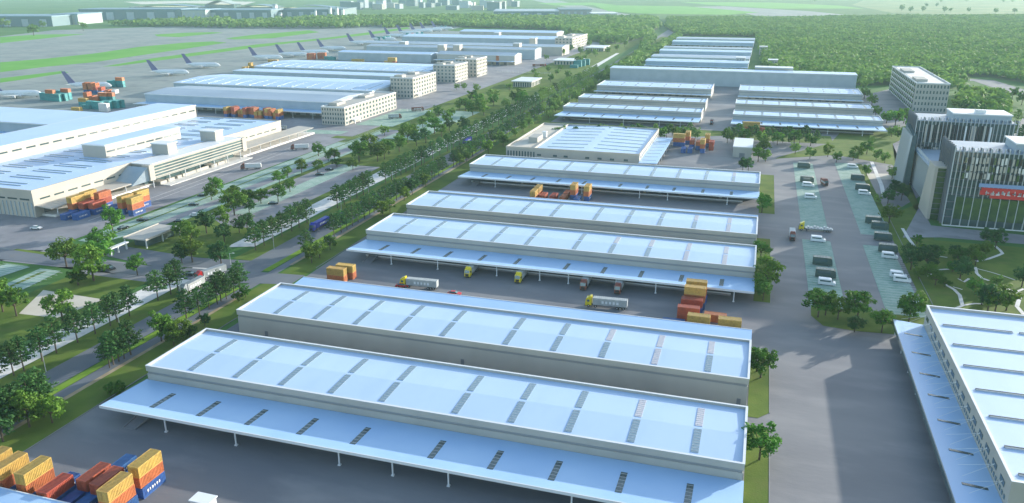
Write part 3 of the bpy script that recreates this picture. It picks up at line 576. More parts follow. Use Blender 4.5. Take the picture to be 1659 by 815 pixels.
# ---------------------------------------------------------------- office blocks with windows
def office(x0, x1, y0, y1, h, st, label, cat='office block', ns=6, ne=10, wallm='wall_light', plinth=True, canopy_=True, arcs=None, rest=1.0):
    t = thing('office_block', (x0, y0, 0), label, cat); o = t.location
    mb = MB(o); mb.box(x0, x1, y0, y1, -.1, h); mb.build('wall', wallm, t)
    mb = MB(o)
    for a in ((x0-.2, x1+.2, y0-.2, y0+.5), (x0-.2, x1+.2, y1-.5, y1+.2), (x0-.2, x0+.5, y0+.5, y1-.5), (x1-.5, x1+.2, y0+.5, y1-.5)): mb.box(*a, h+.01, h+1)
    mb.build('parapet', 'trim', t)
    mb = MB(o); mb.box(x0+2, x0+2+(x1-x0)*.35, y0+(y1-y0)*.1, y0+(y1-y0)*.25, h+.01, h+2.6); mb.build('plant_room', 'wall', t); mb = MB(o); mb.box(x0+3, x0+3+(x1-x0)*.35, y0+(y1-y0)*.6, y0+(y1-y0)*.78, h+.01, h+2.2); mb.build('plant_room', 'wall', t)
    fh = h/st
    m = MB(); ww = (x1-x0)/ns*.45; m.box(-ww/2, ww/2, -.06, .06, 0, fh*.55); m.mi = 1; m.box(-ww/2-.15, ww/2+.15, -.14, .05, -.18, -.02)
    ms = m.mesh('window', ['glass', 'trim'])
    m = MB(); ww = (y1-y0)/ne*.45; m.box(-.06, .06, -ww/2, ww/2, 0, fh*.55); m.mi = 1; m.box(-.05, .14, -ww/2-.15, ww/2+.15, -.18, -.02); m2 = m.mesh('window', ['glass', 'trim'])
    for s_ in range(st):
        z = fh*s_+fh*.25
        for k in range(ns): put(ms, 'window', t, ((x1-x0)*(k+.5)/ns, -.05, z))
        for k in range(ne): put(m2, 'window', t, (x1-x0+.05, (y1-y0)*(k+.5)/ne, z))
    if canopy_:
        mb = MB(o); mb.box(x1+.1, x1+4, y0+(y1-y0)*.1, y0+(y1-y0)*.22, 3.4, 3.9); mb.box(x1+3.4, x1+3.7, y0+(y1-y0)*.11, y0+(y1-y0)*.12, 0, 3.4); mb.box(x1+3.4, x1+3.7, y0+(y1-y0)*.2, y0+(y1-y0)*.21, 0, 3.4); mb.build('porch', 'trim', t)
    return t
office(-386, -362, 647, 757, 16, 4, 'long white office block with horizontal window bands beside the big grey cargo hall', ns=9, ne=16)
office(-404, -376, 832, 900, 22, 5, 'white five storey office block nearer of the two beside the striped cargo halls', ns=7, ne=9)
office(-414, -383, 982, 1030, 22, 5, 'white five storey office block with punched windows, middle one of three', ns=6, ne=8)
office(-410, -378, 1052, 1096, 24, 5, 'white office block rising highest at the end of the window row', ns=6, ne=7)
office(-395, -360, 1560, 1700, 21, 4, 'farthest white office block at the end of the cargo halls', ns=5, ne=10)
ob = office(150.5, 181, 888, 1064, 28.5, 5, 'grey white five storey slab block standing alone before the forest', 'slab block', ns=10, ne=4, wallm='wall', canopy_=False)
m = MB(); m.box(-1.6, .02, -2.6, 2.6, 0, .25); m.box(-1.6, -1.45, -2.6, 2.6, .25, 1.2); m.mi = 1; m.box(-.3, 0, -2.2, 2.2, 1.3, 3.6); m.mi = 2; m.box(-1.3, -.4, -2, 2, .3, 1.5); me = m.mesh('balcony', ['trim', 'glass', 'leaf_green'])
for k in range(15):
    for s_ in range(5): put(me, 'balcony', ob, (-.05, 8+k*11, 2+s_*5.6))
mb = MB((150.5, 888, 0)); mb.box(154, 177.5, 893, 1060, 28.51, 28.6); mb.build('roof_deck', 'pale_paving', ob)
# flat white pavilions along the street
def pavilion(px, py, w_, d_, h_, label, arch=True):
    x, y = P(px, py); t = thing('pavilion', (x, y, 0), label, 'pavilion')
    m = MB(); m.box(-w_/2, w_/2, 0, d_, 0, h_-1); m.build('wall', 'wall_light', t)
    m = MB(); m.box(-w_/2-2, w_/2+2, -2, d_+2, h_-.99, h_); m.build('roof', 'trim', t)
    m = MB(); m.box(-w_*.035, w_*.035, -.1, .1, .4, h_-2); me = m.mesh('window', 'glass')
    for k in range(8): put(me, 'window', t, (-w_/2+w_*(k+.5)/8, -.05, 0))
    m = MB(); m.box(-.1, .1, -d_*.04, d_*.04, .4, h_-2); me = m.mesh('window', 'glass')
    for k in range(6): put(me, 'window', t, (w_/2+.05, d_*(k+.5)/6, 0))
pavilion(846, 141, 24, 42, 7.5, 'flat roofed white pavilion with dark windows among trees near the main road')
pavilion(917, 105, 40, 40, 7, 'flat white roofed pavilion beside the teal containers by the road')
pavilion(963, 83, 34, 60, 7, 'far flat white canopy pavilion on the lawn by the road')
pavilion(1003, 67, 26, 60, 9, 'farthest small pavilion with thin white roof near the forest')
# gatehouse by the stalls
t = thing('gatehouse', (-296, 300, 0), 'low white framed gatehouse at the end of the pale green stalls', 'gatehouse'); o = t.location
mb = MB(o); mb.box(-293, -285, 303, 322, 0, 3.6); mb.build('wall', 'glass', t)
mb = MB(o); mb.box(-297, -283, 300, 325, 3.9, 4.4); mb.box(-297, -296.6, 300, 325, 4.4, 4.9); mb.box(-283.4, -283, 300, 325, 4.4, 4.9); mb.build('roof', 'wall_light', t)
m = MB(); m.box(-.25, .25, -.25, .25, 0, 3.9); me = m.mesh('column', 'trim')
for a in ((-296.5, 300.5), (-283.5, 300.5), (-296.5, 324.5), (-283.5, 324.5), (-283.5, 312)): put(me, 'column', t, (a[0]-o[0], a[1]-o[1], 0))
t = thing('gate_barrier', (-292, 289, 0), 'small white gate frame between two round trees by the crossroad', 'gate'); o = t.location
mb = MB(o); mb.box(-292.3, -291.7, 286, 286.6, 0, 3.4); mb.box(-292.3, -291.7, 296, 296.6, 0, 3.4); mb.box(-292.3, -291.7, 290.6, 291.2, 0, 3.4); mb.build('post', 'trim', t); mb = MB(o); mb.box(-293.2, -290.8, 285.6, 297, 3.41, 3.9); mb.build('beam', 'trim', t)
# metal fences of the far yards
def fence(x0, x1, y, label):
    t = thing('fence', (x0, y, 0), label, 'fence')
    m = MB(); m.box(0, x1-x0, -.05, .05, .3, .45); m.box(0, x1-x0, -.05, .05, 2.2, 2.35)
    k = 0
    while k < x1-x0: m.box(k, k+.12, -.03, .03, .1, 2.6); k += 1.2
    m.build('railing', 'metal', t)
    m = MB(); m.box(-.15, .15, -.15, .15, 0, 3); me = m.mesh('post', 'metal'); k = 0
    while k <= x1-x0: put(me, 'post', t, (k, 0, 0)); k += 8
fence(-359, -295, 742, 'grey railing fence across the yard beyond the long white office block')
fence(-370, -290, 1120, 'far grey railing fence before the pinkish cargo halls')

# ---------------------------------------------------------------- towers with vertical fins
def fin_tower(x0, x1, y0, y1, h, label, nf, nw, extra=2.5, sign=False):
    t = thing('office_tower', (x0, y0, 0), label, 'office tower'); o = t.location
    mb = MB(o); mb.box(x0+1.2, x1-1.2, y0+1.2, y1-1.2, -.1, h-.4); mb.build('wall', 'glass', t)
    mb = MB(o); mb.box(x0+.6, x1-.6, y0+.6, y1-.6, h-.39, h+.2); mb.build('roof', 'roof_grey', t)
    nfl = int(h/4.2)
    mb = MB(o)
    for k in range(1, nfl): mb.box(x0+.7, x1-.7, y0+.7, y1-.7, k*4.2, k*4.2+.5)
    mb.build('floor_band', 'fin_dark', t)
    mb = MB(o)
    mb.box(x0+(x1-x0)*.38, x1-3, y0+5, y1-5, h+.21, h+4.2); mb.build('plant_room', 'wall_blue', t)
    mb = MB(o); mb.box(x0+(x1-x0)*.37, x1-2.5, y0+4.5, y1-4.5, h+4.21, h+4.9); mb.box(x0+(x1-x0)*.6, x0+(x1-x0)*.7, y0+8, y0+12, h+4.91, h+7); mb.build('plant_room_roof', 'trim', t)
    m = MB(); m.box(-.13, .13, -1.1, .3, 0, h+extra); me = m.mesh('fin', 'fin')
    m = MB(); m.box(-.13, .13, -1.1, .3, h*.42, h+extra); meh = m.mesh('fin', 'fin')
    m = MB(); m.box(-.75, .9, -.3, .3, 0, h+extra); me2 = m.mesh('fin', 'fin_dark')
    for k in range(nf): put(me if k % 2 == 0 or not sign else meh, 'fin', t, ((x1-x0)*k/(nf-1), 0, 0))
    for k in range(nw): put(me2, 'fin', t, (0, 1+(y1-y0-1)*(k+.5)/nw, 0))
    # sloping roof fins returning from the facade
    m = MB(); m.box(-.15, .15, 0, 6, h+.3, h+1.6); me = m.mesh('roof_fin', 'fin_dark')
    for k in range(0, nf, 2): put(me, 'roof_fin', t, ((x1-x0)*k/(nf-1)+.6, .4, 0))
    mb = MB(o); mb.box(x0-.2, x1, y0-1.7, y0-1.52, 0, .6); mb.build('base_rail', 'trim', t)
    return t
ta = fin_tower(101.8, 180, 461.5, 494, 40.5, 'nearer glass tower with tall pale vertical fins and a red and blue sign', 38, 7, sign=True)
tb = fin_tower(98.5, 156, 560, 592, 41, 'rear tower with fins and a top band of pale and dark panels', 27, 6)
o = ta.location
mb = MB(o); mb.box(106, 180, 460.9, 461.2, 4, 16); mb.build('green_glazing', 'glass_green', ta)
for k in range(16):   # top storeys of light and dark panels
    pass
def panels(t, x0, dx, n, y, zs, mats, wd, seed):
    rr = random.Random(seed)
    for j, (za, zb) in enumerate(zs):
        for k in range(n):
            m = MB(t.location); a, b = za+rr.uniform(0, .8), zb-rr.uniform(0, .8)
            m.box(x0+k*dx, x0+k*dx+wd, y-.15, y+.1, a, b); m.build('facade_panel', rr.choice(mats), t)
panels(ta, 107, 1.7, 20, 460.4, ((26, 30), (30.3, 34), (34.3, 38.5)), ['wall_light', 'dark', 'glass_green', 'wall_light', 'c_white'], 1.0, 3)
panels(tb, 104, 1.75, 22, 559, ((27, 39.5),), ['wall_light', 'dark', 'trim', 'dark'], .9, 5)
panels(tb, 99.5, 1.8, 8, 558.7, ((14, 25),), ['dark', 'dark', 'wall'], .9, 6)
panels(ta, 140, 1.7, 12, 460.4, ((26, 32), (32.5, 38.5)), ['glass_green', 'glass', 'wall_light'], 1.1, 9)
mb = MB(o); mb.box(115.5, 180, 459.2, 459.5, 22.6, 24.6); sg = mb.build('sign_band', 'sign_blue', ta)
mb = MB(o); mb.box(117, 180, 458.95, 459.19, 20.9, 22.5); mb.box(121.5, 180, 459.2, 459.5, 16.9, 18.5); mb.build('sign_red_band', 'sign_red', ta)
mb = MB(o); rr = random.Random(4)
for k in range(16):
    x = 119+k*2.5
    for _ in range(5):
        a, b = rr.uniform(0, 1.3), rr.uniform(18.6, 19.8)
        if rr.random() < .5: mb.box(x+a, x+a+.4, 458.85, 458.95, b, b+1.6)
        else: mb.box(x, x+1.8, 458.80, 458.84, b, b+.4)
mb.build('sign_characters', 'trim', ta)
mb = MB(o); mb.box(116.5, 180, 459.21, 459.5, 18.5, 20.9); mb.build('sign_plate', 'sign_red', ta)
t = thing('portal', (97, 471, 0), 'tall pale stone portal with green glass standing before the nearer fin tower', 'portal'); o = t.location
mb = MB(o); mb.hexa([(95.6, 470.5, 0), (97.2, 470.5, 0), (97.2, 497, 0), (95.6, 497, 0)], [(95.6, 470.5, 30), (97.2, 470.5, 30), (97.2, 486, 30), (95.6, 486, 30)]); mb.box(97.2, 104, 470.5, 486, 29, 30); mb.build('frame', 'wall_light', t)
mb = MB(o); mb.box(97.25, 101.5, 471.3, 484, 0, 28.9); mb.build('green_glazing', 'glass_green', t)
m = MB(); m.box(0, 4.4, -.3, .2, 0, .3); me = m.mesh('mullion', 'fin_dark')
for k in range(9): put(me, 'mullion', t, (.2, .2, 3+k*3))
t = thing('link_block', (100, 495, 0), 'grey ribbed lower block joining the two fin towers', 'building'); o = t.location
mb = MB(o); mb.box(101, 150, 496, 559, -.1, 22); mb.build('wall', 'glass', t)
mb = MB(o); mb.box(99.5, 150, 495.5, 559.3, 22.01, 23); mb.build('roof', 'roof_grey', t)
m = MB(); m.box(-.25, .9, -.18, .18, 0, 24.5); me = m.mesh('fin', 'fin')
for k in range(18): put(me, 'fin', t, (.6, 1+k*3.55, 0))
t = thing('side_wing', (93, 546, 0), 'narrow wing with slanting pale fins at the left corner of the rear tower', 'building'); o = t.location
mb = MB(o); mb.hexa([(94.5, 548, 0), (98, 548, 0), (98, 580, 0), (94.5, 580, 0)], [(95.5, 548, 33), (98, 548, 33), (98, 578, 36), (95.5, 578, 36)]); mb.build('wall', 'glass', t)
m = MB(); m.hexa([(-1, -.25, 0), (.5, -.25, 0), (.5, .25, 0), (-1, .25, 0)], [(1, -.25, 33), (2.2, -.25, 33), (2.2, .25, 33), (1, .25, 33)]); me = m.mesh('fin', 'fin')
for k in range(12): put(me, 'fin', t, (0, 1+k*2.9, 0))

# ---------------------------------------------------------------- far airport buildings
def far_box(name, px0, px1, py, d_, h_, wm, rm, label, cat='hangar', gable=0):
    (xa, ya), (xb, yb) = P(px0, py), P(px1, py); a = math.atan2(yb-ya, xb-xa); L = math.hypot(xb-xa, yb-ya)
    t = thing(name, (xa, ya, 0), label, cat, rz=a)
    m = MB(); m.box(0, L, 0, d_, 0, h_); m.build('wall', wm, t)
    m = MB(); m.box(-2, L+2, -2, d_+2, h_+.01, h_+3); m.build('roof', rm, t)
    m = MB(); m.box(-L*.035, L*.035, -1, 1, 0, h_*.75); me = m.mesh('hangar_door', 'wall_blue' if wm != 'wall_blue' else 'band')
    for k in range(5): put(me, 'hangar_door', t, (L*(k+.5)/5, -.5, 0))
    return t
mat('far_blue', (.09, .17, .20), .6)
mat('far_roof', (.16, .27, .34), .6)
mat('far_pale', (.36, .42, .40), .6)
far_box('hangar', -60, 86, 43, 150, 28, 'far_blue', 'far_roof', 'far dark fronted hangar at the left edge of the airfield')
far_box('hangar', 87, 128, 40, 150, 30, 'far_pale', 'far_roof', 'far hangar with pale end wall facing the airfield, left one')
far_box('hangar', 130, 295, 32, 150, 34, 'far_blue', 'far_roof', 'far long blue grey hangar between the two pale end walls')
far_box('hangar', 296, 334, 32, 150, 32, 'far_pale', 'far_roof', 'far hangar with pale end wall facing the airfield, right one')
far_box('hangar', 336, 440, 31, 150, 30, 'far_blue', 'far_roof', 'far low blue grey shed right of the pale walled hangars')
far_box('hangar', 460, 555, 29, 260, 28, 'far_blue', 'far_blue', 'far dark shed behind two white masts')
far_box('hangar', 800, 905, 27, 250, 18, 'far_blue', 'wall_blue', 'far long blue shed beyond the forest, left of the fan of runways')
far_box('hangar', 906, 958, 26, 250, 22, 'band', 'far_blue', 'far dark shed at the end of the runways')
far_box('hangar', 959, 1000, 28, 120, 12, 'wall_light', 'trim', 'far white low building right of the dark shed')
def wave(px0, px1, py, h_, d_, label, mm='wall_blue', hump=1.0):
    (xa, ya), (xb, yb) = P(px0, py), P(px1, py); a = math.atan2(yb-ya, xb-xa); L = math.hypot(xb-xa, yb-ya)
    t = thing('passenger_terminal', (xa, ya, 0), label, 'terminal', rz=a)
    m = MB(); n = 24; v = []
    for i in range(n+1):
        u = i/n; z = h_*(.55+.45*math.sin(math.pi*u)**2*hump); v += [(L*u, 0, z), (L*u, d_, z)]
    m.add(v, [(2*i, 2*i+2, 2*i+3, 2*i+1) for i in range(n)]); m.add([(x, y, z-3) for x, y, z in v], [(2*i+1, 2*i+3, 2*i+2, 2*i) for i in range(n)])
    m.build('roof', 'far_pale' if mm == 'trim' else 'far_roof', t)
    m = MB(); m.box(L*.03, L*.97, 8, d_-8, 0, h_*.5); m.build('wall', 'glass', t)
wave(205, 330, 15, 22, 120, 'far passenger terminal with low wavy roof, left section')
wave(330, 380, 14, 40, 120, 'far passenger terminal dome with pale arched roof', 'trim')
wave(380, 450, 15, 22, 120, 'far passenger terminal with low wavy roof, right section')
wave(440, 560, 18, 26, 100, 'far dark curved terminal right of the white control tower')
for i, (px, py, hh, ww) in enumerate(((447, 27, 42, 14), (536, 30, 36, 8), (547, 30, 36, 8), (556, 30, 30, 8), (455, 30, 16, 9), (512, 30, 26, 6))):
    x, y = P(px, py); t = thing('mast_tower', (x, y, 0), 'far white %s beyond the green belt, %s from the left' % ('control tower' if i == 0 else 'mast', ['first', 'fourth', 'fifth', 'last', 'second', 'third'][i]), 'tower')
    m = MB(); m.box(-ww/2, ww/2, -ww/2, ww/2, 0, hh); m.build('shaft', 'trim', t); m = MB(); m.cyl((0, 0, hh+.01), ww*.8, 5, n=8, r2=ww*.6); m.build('cab', 'wall_blue', t)
rr = random.Random(11)
for i in range(34):
    px = 560+i*8.2+rr.uniform(0, 5); py = rr.uniform(5, 17); x, y = P(px, py); ww = rr.uniform(25, 70); hh = rr.uniform(15, 45)
    t = thing('town_house', (x, y, 0), 'distant grey town building beyond the airfield, %s of a scattered cluster from the left' % nth(i), 'building', 'distant town buildings', rz=rr.uniform(-.3, .3))
    wm = rr.choice(['wall_blue', 'far_blue', 'wall', 'far_blue'])
    m = MB(); m.box(-ww/2, ww/2, -15, 15, 0, hh); m.build('wall', wm, t); m = MB(); m.box(-ww/2-1, ww/2+1, -16, 16, hh+.01, hh+2); m.build('roof', rr.choice(['roof_grey', 'wall', 'far_blue']), t)

# ---------------------------------------------------------------- trees
def leaves(mb, c, n, s, rad, flat=1.0, rr=random):
    for _ in range(n):
        while True:
            v = Vector((rr.uniform(-1, 1), rr.uniform(-1, 1), rr.uniform(-1, 1)))
            if .15 < v.length < 1: break
        p = Vector(c)+Vector((v.x*rad, v.y*rad, v.z*rad*flat))
        nrm = (v.normalized()+Vector((rr.gauss(0, .5), rr.gauss(0, .5), rr.gauss(.35, .5)))).normalized()
        a = nrm.orthogonal().normalized(); b = nrm.cross(a); th = rr.uniform(0, 6.28); a, b = a*math.cos(th)+b*math.sin(th), -a*math.sin(th)+b*math.cos(th)
        q = s*rr.uniform(.6, 1.3)
        mb.add([tuple(p-a*q-b*q*.5), tuple(p+a*q*.2-b*q*.6), tuple(p+a*q), tuple(p-a*q*.1+b*q*.6)], [(0, 1, 2, 3)])
def tree_layered(seed, H=12, dens=1.0, s=.42):
    rr = random.Random(seed); tr = MB(); cr = MB()
    top = (rr.gauss(0, .2), rr.gauss(0, .2), H*.93); tr.bar((0, 0, -.2), (top[0]*.4, top[1]*.4, H*.45), .24, .17, 7); tr.bar((top[0]*.4, top[1]*.4, H*.45), top, .17, .04, 6)
    nl = 7
    for j in range(nl):
        z = H*(.34+.64*j/nl); R0 = H*.335*(1-.74*(j/nl)**1.15)*rr.uniform(.85, 1.1); nb = max(3, int(7-j*.5)); off = rr.uniform(0, 6)
        for k in range(nb):
            a = off+2*math.pi*k/nb+rr.gauss(0, .2); L = R0*rr.uniform(.7, 1.15)
            e = (L*math.cos(a), L*math.sin(a), z+L*.22+rr.gauss(0, .1)); st = (0, 0, z-.2)
            tr.bar(st, e, .07, .02, 4)
            for u in (.45, .75, 1.0):
                c = tuple(st[i]+(e[i]-st[i])*u for i in range(3)); leaves(cr, c, int(8*dens*(.8+u*.5)), s*.92, .58+.34*u, .26, rr)
    leaves(cr, (top[0], top[1], H*.95), int(26*dens), s*.8, .75, 1.2, rr)
    return tr.mesh('trunk', 'bark'), cr
def tree_round(seed, H=10, W=.40, dens=1.15, s=.44, low=.13):
    rr = random.Random(seed); tr = MB(); cr = MB()
    tr.bar((0, 0, -.2), (0, 0, H*.4), .26, .18, 7)
    cz = H*(.5+low/2); rz = H*(1-low)*.46; rx = H*W
    for k in range(26):
        a = rr.uniform(0, 6.28); ph = math.asin(rr.uniform(-.75, 1)); f = rr.uniform(.55, .92)*(1+.12*math.sin(3*a+seed))
        c = (rx*f*math.cos(ph)*math.cos(a), rx*f*math.cos(ph)*math.sin(a), cz+rz*f*math.sin(ph))
        if k % 2 == 0: tr.bar((0, 0, H*.3), c, .10, .02, 4)
        leaves(cr, c, int(34*dens), s, H*.13*rr.uniform(.7, 1.25), .75, rr)
    leaves(cr, (0, 0, cz), int(60*dens), s, rx*.5, 1, rr)
    return tr.mesh('trunk', 'bark'), cr
KIND = {}
def reg(key, maker, leaf, n):
    KIND[key] = []
    for i in range(n):
        tm, cr = maker(i); KIND[key].append((tm, cr.mesh('crown', leaf)))
reg('street', lambda i: tree_layered(10+i), 'leaf_dark', 4)
reg('round', lambda i: tree_round(40+i, 10), 'leaf_green', 4)
reg('olive', lambda i: tree_round(60+i, 10, .42), 'leaf_olive', 3)
reg('darkround', lambda i: tree_round(80+i, 10, .38), 'leaf_dark', 3)
reg('bush', lambda i: tree_round(90+i, 5, .62, .8, .42, .05), 'leaf_green', 3)
reg('far_street', lambda i: tree_layered(110+i, 12, .35, .75), 'leaf_dark', 3)
reg('far_round', lambda i: tree_round(140+i, 10, .42, .3, .85, .1), 'leaf_green', 3)
BASEH = {'street': 12, 'round': 10, 'olive': 10, 'darkround': 10, 'bush': 5, 'far_street': 12, 'far_round': 10}
trng = random.Random(99)
QUEUE = []
def tree(kind, x, y, h, label, group, wide=1.0):
    if kind == 'bush': return tree_now(kind, x, y, h, label, group, wide)
    QUEUE.append((math.sqrt(x*x+y*y+HC*HC)/h, kind, x, y, h, label, group, wide))
def tree_now(kind, x, y, h, label, group, wide=1.0):
    tm, cm = trng.choice(KIND[kind]); h = h*(.9 if group == 'trees on the bank left of the warehouses' else 1); t = thing('bush' if kind == 'bush' else 'tree', (x, y, 0), label, 'bush' if kind == 'bush' else 'tree', group, rz=trng.uniform(0, 6.28))
    k = h/BASEH[kind]; t.scale = (k*wide, k*wide, k)
    put(tm, 'trunk', t, (0, 0, 0)); put(cm, 'crown', t, (0, 0, 0)); return t
G1, G2 = 'street trees along the left side of the main road', 'street trees along the right side of the main road'
ysL = [176.7, 168, 160, 152, 180.5, 187.8, 194.4, 203.7, 211.5, 219.1, 222.9, 229.1, 245.9, 252.9, 257.8]
ysL.sort()
y = 306
while y < 520:
    if not (368 < y < 388 or 300 < y < 312 or 440 < y < 452): ysL.append(y+trng.uniform(-1.2, 1.2))
    y += 8.0
while y < 1150: ysL.append(y+trng.uniform(-2, 2)); y += 14
for i, y in enumerate(ysL):
    tree('street' if y < 520 else 'far_street', -230.2+max(0, min(3, (y-300)*.006))+trng.gauss(0, .25), y, trng.uniform(12.8, 15), 'dark layered tree, %s from near end of row left of road' % nth(i), G1)
ysR = [150, 154, 159, 163, 190.8, 193, 195.6, 198, 201.1, 230.7, 238, 244.6, 249.6, 252.8, 255.5, 261, 265]
y = 318
while y < 560:
    if not (322 < y < 345 or 440 < y < 446 or 500 < y < 512): ysR.append(y+trng.uniform(-1, 1))
    y += 6.8
while y < 1150: ysR.append(y+trng.uniform(-2, 2)); y += 13
for i, y in enumerate(ysR):
    tree('street' if y < 520 else 'far_street', -204.2+trng.gauss(0, .3), y, trng.uniform(11.5, 14), 'dark layered tree, %s from near end of row right of road' % nth(i), G2)
# single trees: (base pixel x, y, kind, height)
LAWN = [(183, 376, 'round', 12.5), (170, 412, 'round', 12.5), (108, 432, 'olive', 13), (152, 455, 'olive', 15), (160, 440, 'round', 15), (127, 462, 'bush', 6), (120, 455, 'bush', 5), (223, 446, 'round', 10), (312, 425, 'olive', 11), (295, 427, 'darkround', 10),
        (359, 432, 'darkround', 11), (310, 396, 'olive', 10), (300, 388, 'olive', 9), (364, 393, 'darkround', 9.5), (335, 378, 'darkround', 12), (363, 366, 'olive', 11), (380, 349, 'round', 15), (388, 377, 'darkround', 9), (343, 324, 'round', 9), (351, 314, 'round', 12),
        (401, 372, 'darkround', 9), (5, 505, 'round', 11), (27, 512, 'round', 11), (-10, 500, 'round', 12), (102, 520, 'round', 13)]
TERM = [(423, 330, 'round', 10), (451, 327, 'round', 10), (470, 311, 'round', 10), (453, 299, 'round', 10), (466, 288, 'round', 8), (489, 281, 'olive', 9), (515, 280, 'olive', 8.5), (516, 253, 'round', 10), (532, 261, 'darkround', 9), (542, 261, 'round', 10), (546, 270, 'bush', 6),
        (572, 276, 'olive', 9), (582, 262, 'round', 15), (601, 252, 'olive', 15), (612, 262, 'round', 12), (623, 258, 'olive', 12), (630, 250, 'round', 11), (647, 246, 'round', 13), (661, 231, 'olive', 14), (675, 236, 'darkround', 12), (623, 220, 'round', 8), (685, 207, 'round', 9), (697, 199, 'round', 10), (704, 217, 'round', 14), (715, 222, 'round', 12),
        (728, 212, 'darkround', 11), (752, 215, 'darkround', 13), (404, 345, 'darkround', 8), (385, 333, 'round', 11), (657, 215, 'darkround', 10), (670, 224, 'round', 11), (690, 232, 'darkround', 11), (400, 322, 'bush', 5), (405, 330, 'round', 9)]
FARL = [(740, 146, 'far_round', 8), (752, 146, 'far_round', 8), (772, 150, 'far_round', 9), (754, 180, 'far_round', 14), (744, 178, 'far_round', 9), (766, 187, 'far_round', 15), (784, 187, 'far_round', 15), (775, 175, 'far_round', 14), (806, 158, 'far_round', 9), (825, 147, 'far_round', 9), (846, 172, 'far_round', 16), (838, 168, 'far_round', 14), (881, 158, 'far_round', 13), (892, 133, 'far_round', 10),
        (938, 106, 'far_round', 16), (948, 100, 'far_round', 12), (888, 117, 'far_round', 9), (908, 115, 'far_round', 9), (902, 122, 'far_round', 9), (870, 130, 'far_round', 10), (865, 120, 'far_round', 8), (800, 172, 'far_round', 12), (795, 160, 'far_round', 10), (820, 178, 'far_round', 12), (765, 165, 'far_round', 12), (730, 192, 'far_round', 10), (710, 190, 'far_round', 10), (725, 200, 'far_round', 10),
        (920, 128, 'far_round', 11), (912, 90, 'far_round', 12), (925, 84, 'far_round', 12), (940, 88, 'far_round', 12), (952, 92, 'far_round', 12), (965, 92, 'far_round', 12), (985, 88, 'far_round', 12), (1000, 82, 'far_round', 12), (975, 76, 'far_round', 14), (955, 76, 'far_round', 14), (990, 72, 'far_round', 14), (1012, 76, 'far_round', 14), (885, 98, 'far_round', 10)]
EAST = [(1230, 745, 'round', 10.5), (1232, 612, 'round', 10.5), (1226, 602, 'round', 9), (1240, 470, 'olive', 14), (1232, 478, 'round', 9), (1236, 487, 'round', 7), (1232, 420, 'round', 9), (1234, 345, 'round', 9), (1238, 335, 'round', 8), (1212, 278, 'darkround', 10), (1203, 277, 'darkround', 8), (1236, 252, 'round', 13), (1228, 262, 'round', 10), (1240, 262, 'round', 9)]
CARP = [(1325, 514, 'round', 11.5), (1337, 511, 'round', 10.5), (1357, 518, 'olive', 9), (1388, 520, 'round', 12), (1384, 538, 'darkround', 6.5), (1428, 539, 'round', 9), (1472, 522, 'round', 11), (1480, 515, 'olive', 10), (1288, 250, 'olive', 9), (1312, 257, 'olive', 9.5), (1341, 254, 'olive', 9.5), (1355, 263, 'olive', 8), (1390, 257, 'olive', 10), (1382, 260, 'round', 8), (1404, 250, 'round', 10), (1419, 260, 'darkround', 8.5), (1433, 264, 'darkround', 7.5),
        (1412, 234, 'round', 6), (1404, 285, 'round', 8), (1445, 290, 'darkround', 8), (1448, 320, 'darkround', 10), (1460, 325, 'darkround', 9), (1438, 330, 'darkround', 8), (1440, 362, 'olive', 9.5), (1420, 330, 'round', 6)]
PARK = [(1475, 437, 'darkround', 9), (1468, 425, 'darkround', 8), (1500, 440, 'darkround', 12), (1505, 452, 'olive', 8), (1488, 452, 'olive', 6), (1515, 462, 'olive', 7), (1555, 452, 'darkround', 9), (1552, 430, 'round', 9), (1568, 425, 'olive', 8), (1546, 418, 'darkround', 7), (1595, 417, 'olive', 8), (1612, 404, 'darkround', 10), (1598, 396, 'darkround', 8), (1578, 478, 'round', 7), (1600, 504, 'darkround', 12), (1612, 505, 'olive', 9),
        (1630, 503, 'olive', 9), (1590, 494, 'olive', 8), (1612, 466, 'darkround', 6), (1655, 465, 'darkround', 9), (1530, 465, 'bush', 4), (1543, 440, 'bush', 4), (1580, 430, 'olive', 7), (1520, 420, 'round', 6), (1495, 415, 'round', 6), (1485, 395, 'bush', 4)]
NEAR = [(20, 690, 'darkround', 12), (48, 692, 'olive', 10), (30, 680, 'round', 12), (85, 685, 'round', 9), (58, 660, 'darkround', 11), (5, 715, 'darkround', 12), (72, 676, 'olive', 9), (190, 640, 'bush', 5), (182, 636, 'bush', 4), (262, 553, 'round', 11), (272, 548, 'darkround', 9), (282, 560, 'olive', 8), (296, 552, 'olive', 9), (308, 545, 'bush', 5), (332, 528, 'darkround', 6), (387, 488, 'bush', 4), (398, 482, 'round', 6),
        (505, 426, 'olive', 9), (518, 418, 'olive', 9), (535, 405, 'round', 8), (500, 415, 'olive', 8), (620, 350, 'olive', 9), (632, 344, 'olive', 8), (655, 325, 'olive', 9), (668, 316, 'darkround', 11), (690, 302, 'olive', 9), (756, 262, 'olive', 8), (745, 268, 'olive', 8), (765, 254, 'round', 8), (800, 232, 'olive', 8), (815, 235, 'olive', 8)]
MIDV = [(905+k*9.2, 226-(k % 3)*3, 'far_street' if k % 2 else 'far_round', 10) for k in range(25)]
MIDR = [(1178+k*9, 232-(k % 3)*4+k*.3, 'far_street' if k % 3 else 'far_round', 11) for k in range(17)]
